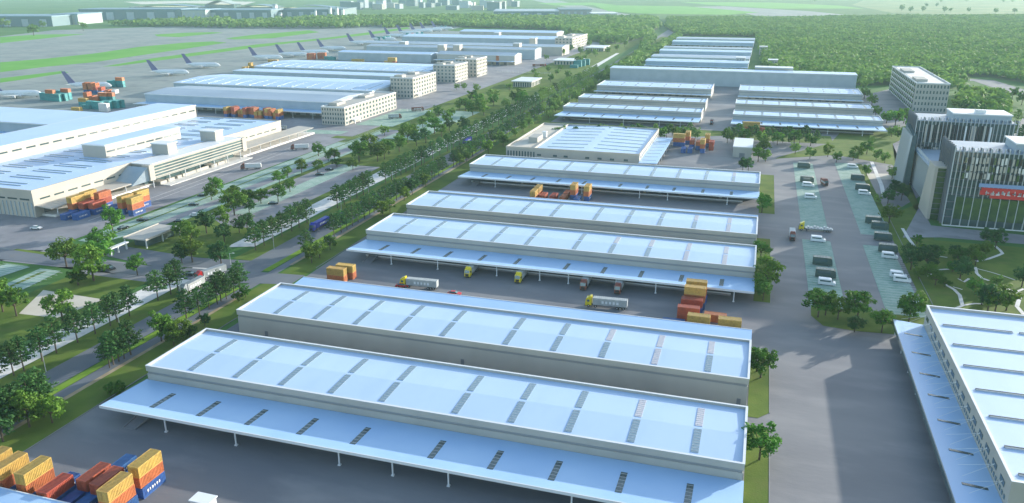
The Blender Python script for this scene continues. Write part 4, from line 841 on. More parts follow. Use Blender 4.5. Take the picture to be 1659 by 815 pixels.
EDGE = [(1400, 160, 'far_round', 12), (1412, 172, 'far_round', 12), (1418, 190, 'far_round', 12), (1436, 200, 'far_round', 12), (1450, 205, 'far_round', 14), (1464, 200, 'far_round', 14), (1475, 212, 'far_round', 12), (1444, 222, 'far_round', 10), (1460, 228, 'far_round', 12), (1398, 145, 'far_round', 10),
        (1560, 185, 'far_street', 14), (1575, 192, 'far_street', 14), (1590, 195, 'far_street', 14), (1545, 178, 'far_round', 12), (1600, 210, 'far_street', 14), (1620, 215, 'far_street', 14), (1640, 225, 'far_street', 14), (1655, 232, 'far_street', 14), (1565, 170, 'far_round', 12), (1585, 165, 'far_round', 12), (1610, 175, 'far_street', 13), (1630, 190, 'far_street', 13), (1648, 200, 'far_street', 13), (1625, 165, 'far_round', 13), (1640, 160, 'far_round', 13), (1655, 170, 'far_round', 13)]
FARF = [(1460, 18, 'far_round', 26), (1475, 20, 'far_round', 22), (1495, 19, 'far_round', 24), (1500, 12, 'far_round', 20), (1517, 11, 'far_round', 18), (1530, 20, 'far_round', 22), (1540, 20, 'far_round', 20), (1568, 20, 'far_round', 18), (1612, 22, 'far_round', 22), (1643, 22, 'far_round', 22), (1524, 4, 'far_round', 18), (1565, 3, 'far_round', 18), (1320, 3, 'far_round', 18), (1625, 4, 'far_round', 18), (1640, 4, 'far_round', 18), (55, 58, 'far_round', 26), (135, 50, 'far_round', 22), (70, 45, 'far_round', 20), (4, 45, 'far_round', 26), (14, 45, 'far_round', 24)]
CN = {'round': 'bright green round tree', 'olive': 'yellowish green full tree', 'darkround': 'dark green round tree', 'bush': 'low spreading green bush', 'far_round': 'green tree', 'far_street': 'dark green tree'}
def plant(lst, where, group):
    for i, (px, py, k, h) in enumerate(sorted(lst)):
        x, y = P(px, py); tree(k, x, y, h*1.13*trng.uniform(.9, 1.1), '%s, %s from left %s' % (CN[k], nth(i), where), group, wide=trng.uniform(.95, 1.15))
plant(LAWN, 'on the lawns around the crossroad', 'trees around the crossroad')
plant(TERM, 'between stalls and pale pavement', 'trees beside the stalls of the cargo yard')
plant(FARL, 'among the far trees left of the road', 'far trees left of the road')
plant(EAST, 'in the planting strips right of the warehouses', 'trees at the right ends of the warehouses')
plant(CARP, 'around the van car park', 'trees around the van car park')
plant(PARK, 'in the garden before the fin towers', 'trees in the garden with pale paths')
plant(NEAR, 'on the grass bank left of the warehouses', 'trees on the bank left of the warehouses')
plant(MIDV, 'in the line before the left middle block', 'tree line before the left middle block')
plant(MIDR, 'in the line before the right middle block', 'tree line before the right middle block')
plant(EDGE, 'around the lone slab block', 'trees around the lone slab block')
plant(FARF, 'of the lone trees on the far fields', 'lone trees on the far fields')
bank = []
for k in range(24):
    y = 570+k*24+trng.uniform(-4, 4); x = -196+trng.uniform(-5, 5)+(0 if y < 900 else 0); bank.append((x, y))
for i, (x, y) in enumerate(bank): tree('far_round', x, y, trng.uniform(8, 12), 'green tree, %s from the near end of the far bank right of the road' % nth(i), 'trees of the far bank right of the road')

# the 298 trees that show largest stay objects; the many far ones are one mass
QUEUE.sort(key=lambda a: a[0])
for q_ in QUEUE[:298]: tree_now(*q_[1:])
VV, FF, MM, base = [], [], [], 0
for _, kind, x, y, h, lab, grp, wide in QUEUE[298:]:
    tm, cm = trng.choice(KIND[kind if kind.startswith('far') else ('far_street' if kind == 'street' else 'far_round')]); k = h/(12 if 'street' in kind else 10); a = trng.uniform(0, 6.28)
    for mi, me in ((0, tm), (1, cm)):
        nvv = len(me.vertices); co = np.empty(nvv*3, np.float32); me.vertices.foreach_get('co', co); co = co.reshape(-1, 3)
        r_ = np.array([[math.cos(a), math.sin(a), 0], [-math.sin(a), math.cos(a), 0], [0, 0, 1]]); co = (co*k)@r_+np.array([x, y, 0]); VV.append(co)
        for p_ in me.polygons: FF.append(tuple(v+base for v in p_.vertices)); MM.append(mi)
        base += nvv
if VV:
    me = bpy.data.meshes.new('far_trees'); me.from_pydata(np.concatenate(VV).tolist(), [], FF); me.materials.append(M['bark']); me.materials.append(M['leaf_forest']); me.polygons.foreach_set('material_index', MM)
    o = bpy.data.objects.new('far_trees', me); COL.objects.link(o); o['kind'] = 'stuff'
# forest: one mass nobody could count
def inside(X, Y, poly):
    c = np.zeros(len(X), bool); n = len(poly)
    for i in range(n):
        x1, y1 = poly[i]; x2, y2 = poly[(i+1) % n]
        hit = ((y1 > Y) != (y2 > Y)) & (X < (x2-x1)*(Y-y1)/((y2-y1) or 1e-9)+x1); c ^= hit
    return c
def forest(name, polys, sp, R0, H0, mname, nq=22):
    PTS = []
    for poly in polys:
        xs = [p[0] for p in poly]; ys = [p[1] for p in poly]
        gx, gy = np.meshgrid(np.arange(min(xs), max(xs), sp), np.arange(min(ys), max(ys), sp)); gx = gx.ravel(); gy = gy.ravel()
        gx = gx+rng.uniform(-.45, .45, len(gx))*sp; gy = gy+rng.uniform(-.45, .45, len(gy))*sp
        k = inside(gx, gy, poly); PTS.append(np.stack([gx[k], gy[k]], 1))
    p = np.concatenate(PTS); N = len(p)
    rad = R0*rng.uniform(.7, 1.25, N); ht = H0*rng.uniform(.7, 1.2, N)*(1+.15*np.sin(p[:, 0]/60)*np.sin(p[:, 1]/85))
    u = rng.normal(size=(N, nq, 3)); u[..., 2] = np.abs(u[..., 2])*1.0-.25; u /= np.linalg.norm(u, axis=2, keepdims=True)
    f = rng.uniform(.75, 1.08, (N, nq, 1))
    c = u*f*np.stack([rad, rad, ht*.45], 1)[:, None, :]; c[..., 2] += (ht*.55)[:, None]; c[..., :2] += p[:, None, :]
    nn = u+rng.normal(size=u.shape)*.35; nn /= np.linalg.norm(nn, axis=2, keepdims=True)
    ref = rng.normal(size=u.shape); a = np.cross(nn, ref); a /= np.linalg.norm(a, axis=2, keepdims=True); b = np.cross(nn, a)
    s = (rad*.46)[:, None, None]*rng.uniform(.7, 1.2, (N, nq, 1)); a = a*s; b = b*s*.8
    V = np.stack([c-a-b*.4, c+a*.3-b, c+a+b*.3, c-a*.2+b], 2).reshape(-1, 3)
    me = bpy.data.meshes.new(name); nv = len(V); nf = nv//4
    me.vertices.add(nv); me.vertices.foreach_set('co', V.astype(np.float32).ravel()); me.loops.add(nv); me.loops.foreach_set('vertex_index', np.arange(nv, dtype=np.int32))
    me.polygons.add(nf); me.polygons.foreach_set('loop_start', np.arange(0, nv, 4, dtype=np.int32)); me.polygons.foreach_set('loop_total', np.full(nf, 4, np.int32))
    me.materials.append(M[mname]); me.update(calc_edges=True); me.validate()
    o = bpy.data.objects.new(name, me); COL.objects.link(o); o['kind'] = 'stuff'; print(name, N); return o
fr_px = PX((1238,112),(1230,80),(1225,60),(1100,58),(1078,45),(1082,30),(1240,31),(1400,29),(1659,27)); fr = fr_px+[(1500, 1800), (700, 900), (420, 1010), (300, 1260), (190, 1240), (180, 1130), (125, 1105), (55, 1110)]
fl = PX((622,46),(640,36),(830,30),(1060,31),(1068,45),(1040,62),(1010,72),(975,70),(950,66),(905,50),(860,47),(780,45),(700,41))
fb = PX((165,42),(370,34),(370,38),(560,31),(840,29),(840,34),(640,42),(560,46),(380,46),(300,44))
fs = [(-186, 1140), (-186, 2000), (-205, 2000), (-212, 1140)]
fj = PX((1042,104),(1062,60),(1052,58),(1022,104))
fm = [[(-190, 1000), (-196, 1240), (-182, 1250), (-180, 1120), (-60, 1110), (-60, 1170), (20, 1180), (20, 1250), (36, 1240), (44, 1120), (-20, 1090), (-60, 1080), (-180, 1090)]]
fe = [[(330, 1010), (560, 1500), (900, 1300), (700, 700), (330, 380), (240, 440), (190, 520), (215, 640), (300, 900)], [(196, 1100), (235, 1100), (260, 1180), (235, 1230)], [(195, 760), (240, 900), (262, 1040), (225, 1060), (200, 930)]]
forest('wood_beside_towers', fe, 10.5, 6.5, 11, 'leaf_forest', 18)
forest('forest', [fr], 9.4, 5.7, 11, 'leaf_forest', 14)
forest('woodland', [fl], 20.0, 12.5, 14, 'leaf_forest', 14)
forest('green_belt', [fb], 22.0, 13, 16, 'leaf_forest', 12)
forest('roadside_woodland', [fs, fj]+fm, 9.0, 5.5, 10, 'leaf_forest', 18)
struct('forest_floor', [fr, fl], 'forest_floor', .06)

# ---------------------------------------------------------------- freight containers
CL, CW, CH = 8.3, 3.3, 3.1
def cbody(m_):
    m = MB(); m.box(-CW/2+.1, CW/2-.1, -CL/2+.1, CL/2-.1, .05, CH-.1)
    for k in range(17):
        y = -CL/2+.45+k*(CL-.9)/16
        for sx in (-1, 1): m.box(sx*(CW/2-.05)-.06, sx*(CW/2-.05)+.02 if sx > 0 else sx*(CW/2-.05)+.06, y-.12, y+.12, .3, CH-.3)
        m.box(-CW/2+.25, CW/2-.25, y-.1, y+.1, CH-.1, CH-.03)
    for sx in (-1, 1):
        for sy in (-1, 1): m.box(sx*(CW/2-.11)-.11, sx*(CW/2-.11)+.11, sy*(CL/2-.11)-.11, sy*(CL/2-.11)+.11, 0, CH)
        m.box(sx*(CW/2-.1)-.1, sx*(CW/2-.1)+.1, -CL/2+.22, CL/2-.22, 0, .28); m.box(sx*(CW/2-.1)-.1, sx*(CW/2-.1)+.1, -CL/2+.22, CL/2-.22, CH-.26, CH)
    for sy in (-1, 1): m.box(-CW/2+.22, CW/2-.22, sy*(CL/2-.1)-.1, sy*(CL/2-.1)+.1, CH-.3, CH); m.box(-CW/2+.22, CW/2-.22, sy*(CL/2-.1)-.1, sy*(CL/2-.1)+.1, 0, .25)
    return m.mesh('body', m_)
def cdoor(m_):
    m = MB(); m.box(-.68, .68, -.06, .06, .27, CH-.32)
    for x in (-.35, .35): m.bar((x, -.1, .3), (x, -.1, CH-.35), .04)
    for z in (.9, 2.0): m.box(-.6, .6, -.12, -.02, z, z+.08)
    return m.mesh('door', m_)
CMB = {c: (cbody('c_'+c), cdoor('c_'+c)) for c in ('yellow', 'orange', 'red', 'blue', 'teal', 'white')}
mk = MB()
for k, (a, b) in enumerate(((-2.6, .5), (-1.7, .35), (-.9, .55), (0, .3), (.8, .5), (1.7, .4))):
    mk.box(CW/2+.005, CW/2+.03, a, a+b, 1.3, 1.9); mk.box(CW/2+.005, CW/2+.03, a+.1, a+b*.6, 1.05, 1.25)
MARK = mk.mesh('marking', 'paint_white')
CPROTO = None
def container(c, x, y, lvl, rz, label, group, sc=1.0, far=False):
    global CPROTO
    t = thing('container', (x, y, lvl*CH*sc), label, 'container', group, rz=rz); t.scale = (sc,)*3
    put(CMB[c][0], 'body', t, (0, 0, 0))
    if not far:
        for sx in (-.72, .72): put(CMB[c][1], 'door', t, (sx, -CL/2-.02, 0))
        if c in ('blue', 'teal'): put(MARK, 'marking', t, (0, 0, 0))
def cluster(where, group, stacks, sc=1.0, far=False, dr='left'):
    order = sorted(range(len(stacks)), key=lambda i: (stacks[i][0]-.25*stacks[i][1]))
    for n, i in enumerate(order):
        x, y, rz, cs = stacks[i]
        for l, c in enumerate(cs):
            pos = 'lone' if len(cs) == 1 else ('bottom', 'top' if len(cs) == 2 else 'middle', 'top')[l]
            container(c, x+(.25 if l == 0 and len(cs) > 2 else 0)+(n % 3-1)*.06*l, y, l, rz+(.02*((n+l) % 3-1)), '%s %s container, %s stack from left %s' % (pos, c, nth(n), where), group, sc, far)
H90 = R(90)
Y3, Y2, R2 = ['blue', 'orange', 'yellow'], ['orange', 'yellow'], ['blue', 'red']
cluster('in the yard corner at the bottom left', 'containers at the bottom left', [(-142.3, 138.5, 0, Y3), (-141.8, 128, 0, Y3), (-154.1, 133.4, 0, R2), (-149.6, 133, 0, R2), (-154.4, 142.2, 0, ['blue']), (-162.5, 131, 0, ['blue']), (-159.7, 126.6, 0, R2), (-155, 127, 0, ['blue']), (-150.6, 125.6, 0, ['blue']), (-167.2, 127.6, 0, Y3), (-174.7, 127.4, 0, Y3), (-180.5, 128, 0, Y3), (-148.2, 143, 0, ['blue'])])
cluster('beside the second warehouse', 'container pair behind the second warehouse', [(-170.5, 288.2, H90, Y2), (-168.8, 293.2, H90, Y2)])
cluster('near the right end of the third warehouse', 'containers before the third warehouse', [(-17.2, 303.6, H90, Y3), (-17, 310.6, H90, Y3), (-18.2, 289.4, H90, ['red', 'red']), (-17.6, 298, H90, ['blue', 'red']), (-8.1, 292.6, H90, ['orange']), (-13.8, 282.2, H90, Y2), (-2.4, 282.2, H90, ['blue', 'yellow']), (-23, 281.8, H90, ['blue'])])
cluster('before the fifth warehouse', 'containers before the fifth warehouse', [(-124.5, 446, 0, Y2), (-124.7, 456.5, 0, Y2), (-119.6, 450.5, 0, ['red']), (-113.4, 451, 0, ['red']), (-107, 450, 0, ['orange']), (-107.2, 460.5, 0, ['orange']), (-102, 456.5, 0, ['blue', 'orange', 'yellow']), (-93.6, 455.6, 0, ['blue', 'orange', 'yellow']), (-98, 448, 0, ['blue'])])
cluster('on the drive behind the office hall', 'containers behind the office hall', [(-58, 640, H90, Y3), (-52, 652, 0, Y3), (-47, 636, 0, ['blue', 'red']), (-42, 632, 0, ['blue', 'orange']), (-36, 645, 0, Y3), (-38, 622, 0, ['blue', 'orange', 'yellow']), (-52, 618, 0, ['blue']), (-47, 618, 0, ['blue']), (-32, 634, 0, ['red', 'red'])], 1.1)
cluster('before the left cargo terminal', 'containers before the left cargo terminal', [(-366.5, 341, 0, Y3), (-368, 352, 0, Y3), (-361, 343, 0, ['blue', 'red']), (-356, 345, 0, ['blue', 'red']), (-359.5, 353.5, 0, ['blue', 'red', 'orange']), (-362.8, 331.5, 0, ['blue']), (-356.6, 333.5, 0, ['blue']), (-350, 349.5, 0, ['blue']), (-345.5, 350.5, 0, ['blue']), (-346, 361.5, 0, R2), (-340.5, 350.5, 0, Y3), (-339.8, 362, 0, Y3), (-333, 349.6, 0, Y3)], 1.12)
cs = []; r7 = random.Random(5)
for k in range(15): cs.append((-498+k*4.1, 662+r7.uniform(-1, 4), 0, r7.choice([Y3, Y2, ['blue', 'red'], ['blue', 'orange', 'red'], ['blue', 'orange', 'orange']])))
cs[0] = (-498, 660, H90*0, Y3)
cluster('before the big grey cargo hall', 'container row before the big grey cargo hall', cs, 1.05, True)
T2, TO = ['teal', 'teal'], ['teal', 'teal', 'orange']
def far_cluster(where, pts, sc=1.35):
    st = []
    for px, py, cc, hz in pts: x, y = P(px, py); st.append((x, y, H90 if hz else R(20), cc))
    cluster(where, 'containers '+where, st, sc, True)
far_cluster('between the left two airliners', [(74, 162, T2, 1), (84, 163, TO, 1), (93, 164, T2, 1), (103, 163, T2, 1), (109, 161, ['teal', 'teal', 'orange'], 1), (100, 158, T2, 1)], 1.3)
far_cluster('in the pile beside the apron', [(142, 150, ['blue', 'orange', 'orange'], 0), (150, 150, ['blue', 'orange', 'orange'], 0), (157, 151, ['blue', 'red', 'orange'], 0), (166, 152, ['blue', 'red'], 0), (176, 151, ['orange'], 0), (187, 151, ['white'], 0), (144, 167, ['red', 'orange', 'orange'], 0), (152, 167, ['red', 'orange'], 0), (160, 168, ['red', 'orange'], 0), (170, 168, TO, 1), (180, 168, TO, 1),
            (150, 176, T2, 1), (162, 177, T2, 1), (174, 176, T2, 1), (186, 175, T2, 1), (194, 174, T2, 1), (137, 171, ['teal', 'yellow'], 1), (142, 176, ['teal'], 1), (168, 155, ['white'], 1), (182, 141, T2, 1), (190, 140, T2, 1), (196, 141, TO, 1), (125, 180, ['yellow'], 1), (170, 180, ['white', 'white'], 1)], 1.3)
far_cluster('at the apron corner of the striped halls', [(397, 118, Y2, 0), (402, 117, Y2, 0), (407, 116, ['orange', 'yellow', 'yellow'], 0), (412, 116, Y2, 0), (440, 101, ['yellow'], 1), (446, 101, ['yellow'], 1)], 1.4)
far_cluster('at the far end of the striped halls', [(501, 96, ['orange', 'red'], 0), (505, 96, ['orange', 'orange'], 0), (509, 96, ['red', 'orange'], 0), (518, 95, ['orange', 'orange'], 0), (522, 95, ['red', 'orange'], 0), (526, 95, ['orange', 'orange'], 0), (532, 96, ['teal'], 1), (538, 97, ['teal'], 1)], 1.6)
far_cluster('among planes before the far halls', [(577, 101, ['yellow'], 1), (583, 101, ['yellow'], 1), (630, 104, ['yellow'], 1), (636, 104, ['orange', 'yellow'], 1), (612, 67, T2, 1), (620, 67, T2, 1), (628, 66, T2, 1), (660, 61, T2, 0), (668, 61, ['teal', 'orange'], 0), (676, 60, T2, 0), (684, 59, T2, 0), (716, 48, T2, 0), (722, 48, T2, 0)], 1.7)
far_cluster('beside the road pavilions', [(930, 110, ['teal'], 1), (936, 108, T2, 1), (942, 107, T2, 1), (949, 105, T2, 1), (806, 104, ['blue', 'orange', 'orange'], 0), (810, 104, ['blue', 'red', 'orange'], 0)], 1.5)
far_cluster('under the tree line before the right block', [(1213, 212, ['orange', 'yellow'], 1), (1220, 212, ['orange', 'yellow'], 1), (1237, 214, ['red'], 1), (1244, 215, ['red'], 1)], 1.3)

# ---------------------------------------------------------------- vehicles
def wheel_mesh(r, w_):
    m = MB(); m.cyl((0, -w_/2, 0), r, w_, 'y', 12); m.mi = 1; m.cyl((0, -w_/2-.02, 0), r*.5, w_+.04, 'y', 8); return m.mesh('wheel', ['tyre', 'metal'])
W5, W4 = wheel_mesh(.55, .4), wheel_mesh(.36, .25)
def make_truck(cabm, boxm, label, flat=False, loc=(0, 0), rz=0, L=17.0):
    t = thing('articulated_lorry', (loc[0], loc[1], 0), label, 'lorry', 'lorries in the yards', rz=rz)
    m = MB(); x0 = L/2
    m.rings([[(x0-2.6, s*1.35, .8) for s in (-1, 1)]+[(x0-2.6, s*1.35, 4.0) for s in (1, -1)], [(x0-.5, s*1.35, .6) for s in (-1, 1)]+[(x0-.5, s*1.3, 3.8) for s in (1, -1)], [(x0, s*1.3, .6) for s in (-1, 1)]+[(x0-.1, s*1.25, 2.2) for s in (1, -1)]])
    m.hexa([(x0-2.6, -1.2, 4.0), (x0-1.0, -1.2, 3.85), (x0-1.0, 1.2, 3.85), (x0-2.6, 1.2, 4.0)], [(x0-2.6, -1.1, 4.7), (x0-1.9, -1.1, 4.6), (x0-1.9, 1.1, 4.6), (x0-2.6, 1.1, 4.7)])
    cab_ = m.build('cab', cabm, t)
    m = MB(); m.hexa([(x0-.12, -1.15, 2.25), (x0-.04, -1.15, 2.25), (x0-.04, 1.15, 2.25), (x0-.12, 1.15, 2.25)], [(x0-.52, -1.1, 3.6), (x0-.44, -1.1, 3.6), (x0-.44, 1.1, 3.6), (x0-.52, 1.1, 3.6)])
    for s in (-1, 1): m.box(x0-1.8, x0-.7, s*1.37-.03, s*1.37+.03, 2.3, 3.2)
    m.build('windscreen', 'glass', cab_)
    m = MB(); m.box(-L/2, x0-1.5, -.6, .6, .75, 1.15); m.box(x0-.02, x0+.1, -1.2, 1.2, .45, .85); m.box(x0+.0, x0+.04, -.8, .8, .95, 2.0); m.build('chassis', 'rubber', t)
    m = MB()
    if flat:
        m.box(-L/2, x0-3.3, -1.4, 1.4, 1.2, 1.6)
        for k in range(8): m.box(-L/2+.6+k*1.6, -L/2+1.5+k*1.6, -1.3, 1.3, 1.6, 2.0+(k % 3)*.35)
    else:
        m.box(-L/2, x0-3.1, -1.35, 1.35, 1.2, 4.1)
        n = 16
        for k in range(n+1):
            x = -L/2+.1+k*(L-3.4)/n
            for s in (-1, 1): m.box(x-.1, x+.1, s*1.35-.07, s*1.35+.07, 1.25, 4.0)
            m.box(x-.08, x+.08, -1.3, 1.3, 4.1, 4.17)
    m.build('trailer', boxm, t)
    if not flat:
        m = MB()
        for s in (-1, 1):
            for k in range(5): m.box(-L*.3+k*1.5, -L*.3+k*1.5+.9, s*1.43-.01, s*1.43+.01, 2.0, 3.1)
        m.build('side_panel', 'trim', t)
    for x in (x0-1.4, x0-4.3, -L/2+1.4, -L/2+2.7, -L/2+4.0):
        for s in (-1, 1): put(W5, 'wheel', t, (x, s*1.15, .55))
    return t
def at(px, py): return P(px, py)
PI = math.pi
make_truck('cab_yellow', 'tarp_grey', 'yellow cabbed lorry with grey trailer crossing the yard near the container pair', loc=at(679, 466), rz=PI+.05)
make_truck('cab_yellow', 'tarp_grey', 'yellow cabbed lorry with grey trailer left of the red and yellow container pile', loc=at(982, 498), rz=PI+.05)
make_truck('cab_yellow', 'metal', 'yellow cabbed lorry with low metal load in the van car park', loc=at(1321, 374), rz=PI+.02, flat=True)
for px, py, c, nm in ((747, 460, 'cab_yellow', 'first yellow cabbed lorry from the left docked under the third warehouse canopy'), (832, 467, 'cab_yellow', 'second yellow cabbed lorry from the left docked under the third warehouse canopy'), (940, 478, 'cab_brown', 'brown cabbed lorry docked under the third warehouse canopy, left one'), (996, 485, 'cab_brown', 'brown cabbed lorry docked under the third warehouse canopy, right one')):
    x, y = at(px, py); make_truck(c, 'tarp_grey', nm, loc=(x, 314.6), rz=-PI/2, L=13)
make_truck('cab_brown', 'c_white', 'red brown cabbed lorry with pale trailer driving beside the yellow cabbed one', loc=at(1283, 386), rz=-PI/2, L=11)
make_truck('cab_brown', 'cab_brown', 'small brown lorry between the two stall rows of the car park', loc=at(1335, 300), rz=-PI/2+.3, L=7)
make_truck('cab_blue', 'cab_blue', 'bright blue lorry driving between the tree rows of the main road', loc=(-219.5, 357), rz=-PI/2, L=17)
make_truck('cab_blue', 'cab_blue', 'far bright blue lorry on the road near the fifth warehouse', loc=at(757, 232), rz=-PI/2, L=15)
make_truck('cab_red', 'tarp_grey', 'red cabbed lorry with grey trailer at the crossroad', loc=at(342, 449), rz=-PI/2-.3, L=15)
make_truck('car_grey', 'tarp_grey', 'pale grey lorry on the main road near the crossroad', loc=at(312, 470), rz=-PI/2, L=14)
make_truck('cab_brown', 'c_white', 'dark red cabbed lorry with white trailer before the office wing', loc=at(407, 274), rz=PI+.5, L=14)
make_truck('cab_brown', 'c_white', 'dark red cabbed lorry with white trailer in the open yard', loc=at(486, 242), rz=PI+.5, L=14)
make_truck('car_white', 'tarp_grey', 'pale lorry parked at the far corner of the left terminal', loc=at(455, 211), rz=PI+.3, L=11)
make_truck('cab_red', 'c_white', 'white lorry with red cab parked at the far corner of the left terminal', loc=at(438, 212), rz=PI+.3, L=11)
make_truck('cab_brown', 'tarp_grey', 'lorry with dark red cab on the green stalls by the long office block, left one', loc=at(640, 192), rz=.5, L=13)
make_truck('cab_brown', 'cab_brown', 'dark red lorry on the green stalls by the long office block, right one', loc=at(677, 180), rz=.5, L=13)
make_truck('cab_red', 'cab_brown', 'far dark red lorry beside the fence below the pavilions', loc=at(874, 108), rz=.3, L=22)
make_truck('cab_brown', 'door_grey', 'small dark lorry on the drive between the middle blocks', loc=at(1153, 201), rz=-PI/2, L=12)
make_truck('cab_blue', 'cab_blue', 'blue lorry on the road right of the slab block', loc=at(1567, 145), rz=1.2, L=15)
make_truck('cab_brown', 'tarp_grey', 'dark red lorry on the apron beside the container pile', loc=at(233, 176), rz=.2, L=14)

def make_van(bm, big=False):
    t = thing('van', (0, 0, -500), 'van', 'van')
    H_ = 3.0 if big else 2.5; L = 6.6 if big else 6.2; w_ = 1.25
    m = MB(); fr = L/2
    prof = [(-fr, .35), (fr, .35), (fr, 1.15), (fr-.9, 1.35), (fr-1.6, H_-.15), (fr-2.1, H_), (-fr+.15, H_), (-fr, H_-.2)]
    if big: prof = [(-fr, .35), (fr, .35), (fr, 1.3), (fr-.45, H_-.3), (fr-.9, H_), (-fr+.15, H_), (-fr, H_-.2)]
    m.rings([[(x, s*w_*(1 if z < 1.5 else .93), z) for x, z in (prof if s < 0 else prof)] for s in (-1, 1)])
    m.build('body', bm, t)
    m = MB()
    for s in (-1, 1): m.box(-fr+.6, fr-1.75, s*w_*.97-.06, s*w_*.97+.05, 1.5, H_-.45)
    m.build('side_window', 'glass', t)
    m = MB()
    if big: m.hexa([(fr-.12, -1, 1.5), (fr-.02, -1, 1.5), (fr-.02, 1, 1.5), (fr-.12, 1, 1.5)], [(fr-.45, -.95, H_-.35), (fr-.36, -.95, H_-.35), (fr-.36, .95, H_-.35), (fr-.45, .95, H_-.35)])
    else: m.hexa([(fr-1.0, -1, 1.42), (fr-.88, -1, 1.42), (fr-.88, 1, 1.42), (fr-1.0, 1, 1.42)], [(fr-1.62, -.95, H_-.2), (fr-1.52, -.95, H_-.2), (fr-1.52, .95, H_-.2), (fr-1.62, .95, H_-.2)])
    m.build('windscreen', 'glass', t)
    if big:
        m = MB()
        for s in (-.8, .8): m.bar((-fr+.8, s, H_+.15), (fr-1.6, s, H_+.15), .05)
        for k in range(5): m.bar((-fr+.9+k*.95, -.8, H_+.15), (-fr+.9+k*.95, .8, H_+.15), .04); m.box(-fr+.85+k*.95, -fr+.95+k*.95, -.82, -.78, H_-.02, H_+.15)
        m.build('roof_rack', 'metal', t)
    for x in (-fr+1.2, fr-1.2):
        for s in (-1, 1): put(W4, 'wheel', t, (x, s*1.1, .36))
    return t
def make_car(bm):
    t = thing('car', (0, 0, -500), 'car', 'car')
    m = MB()
    m.rings([[(-2.3, s*.9, .35), (2.3, s*.9, .35), (2.35, s*.88, .75), (1.2, s*.9, .95), (-1.9, s*.9, 1.0), (-2.3, s*.88, .85)] for s in (-1, 1)])
    m.build('body', bm, t)
    m = MB(); m.rings([[(-1.8, s*.8, .98), (1.15, s*.8, .94), (.45, s*.66, 1.42), (-1.2, s*.66, 1.45)] for s in (-1, 1)]); c_ = m.build('cabin', 'glass', t)
    m = MB(); m.box(-1.1, .35, -.62, .62, 1.455, 1.49); m.build('roof_panel', bm, c_)
    for x in (-1.45, 1.45):
        for s in (-1, 1): put(W4, 'wheel', t, (x, s*.82, .36))
    return t
def fill(make, items):
    protos = {}
    for (px, py, key, rz, sc, lab, cat, grp) in items:
        x, y = P(px, py)
        if key not in protos:
            o = make(*key) if isinstance(key, tuple) else make(key); protos[key] = o; o.location = (x, y, 0); o.rotation_euler = (0, 0, rz); o['label'] = lab; o['group'] = grp
        else: o = dup(protos[key], (x, y, 0), rz, lab, grp)
        o.scale = (sc,)*3; o['category'] = cat
W_, G_ = ('car_white', False), ('car_green', True)
vs = []
def row(lst, where):
    lst = sorted(lst, key=lambda a: a[1])
    for i, (px, py, k) in enumerate(lst):
        vs.append((px, py, k, -.06, 1.15 if k == W_ else 1.32, '%s, %s vehicle from the far end of the %s' % ('white van' if k == W_ else 'dark green minibus', nth(i), where), 'van' if k == W_ else 'minibus', 'vans in the car park'))
row([(1302, 272, G_), (1307, 295, G_), (1309, 302, W_), (1313, 321, W_)], 'left far stall row')
row([(1381, 272, W_), (1389, 292, G_), (1397, 308, G_), (1400, 315, W_)], 'right far stall row')
row([(1325, 391, W_), (1332, 429, G_), (1337, 449, G_), (1339, 461, W_)], 'left near stall row')
row([(1415, 362, G_), (1425, 371, G_), (1430, 389, G_), (1438, 408, G_), (1441, 418, W_), (1455, 449, W_), (1461, 456, W_)], 'right near stall row')
fill(make_van, vs)
cars = []
for i, (px, py, k, rz, lab) in enumerate([(200, 371, 'car_black', 1.3, 'black car under the round tree at the start of the stalls'), (231, 358, 'car_black', .3, 'black car in the stalls beside the blue container'), (291, 360, 'car_black', .5, 'black car on the lane beside the gatehouse'),
    (314, 333, 'car_black', .4, 'black car on the lane between two round trees'), (328, 318, 'car_black', .5, 'black car at the first stalls beside the paired trees'), (316, 350, 'car_white', .4, 'white car on the grass edge lane above the gatehouse'), (179, 436, 'car_black', -.3, 'black car on the crossroad beside the tall olive tree'),
    (309, 446, 'car_black', .2, 'black car behind the red cabbed lorry at the crossroad'), (443, 331, 'car_black', .4, 'black car at the lane edge beside two round trees'), (518, 284, 'car_black', .4, 'black car in the pale lane under the small olive tree'), (534, 276, 'car_black', .2, 'black car in the pale lane below the paired trees'),
    (393, 315, 'car_white', .5, 'white car parked in the stalls beside a black one'), (404, 312, 'car_black', .5, 'black car parked in the stalls beside a white one'), (59, 371, 'car_white', .2, 'white van like car alone on the open yard at the left'), (652, 465, 'car_red', .2, 'red car beside the yellow cabbed lorry behind the second warehouse'),
    (736, 478, 'car_red', .1, 'red car half hidden behind the second warehouse roof'), (604, 317, 'car_blue2', 1.5, 'blue car on the main road under the trees'), (712, 187, 'car_black', .3, 'black car on the lane beside the fence'), (735, 200, 'car_black', 1.5, 'dark car on the far main road'), (830, 172, 'car_black', 1.5, 'far dark car on the main road beside pale pavement'), (840, 1, 'x', 0, '')]):
    if k == 'x': continue
    cars.append((px, py, 'cab_blue' if k == 'car_blue2' else k, rz, 1.25, lab, 'car', 'cars around the yards'))
fill(make_car, cars)

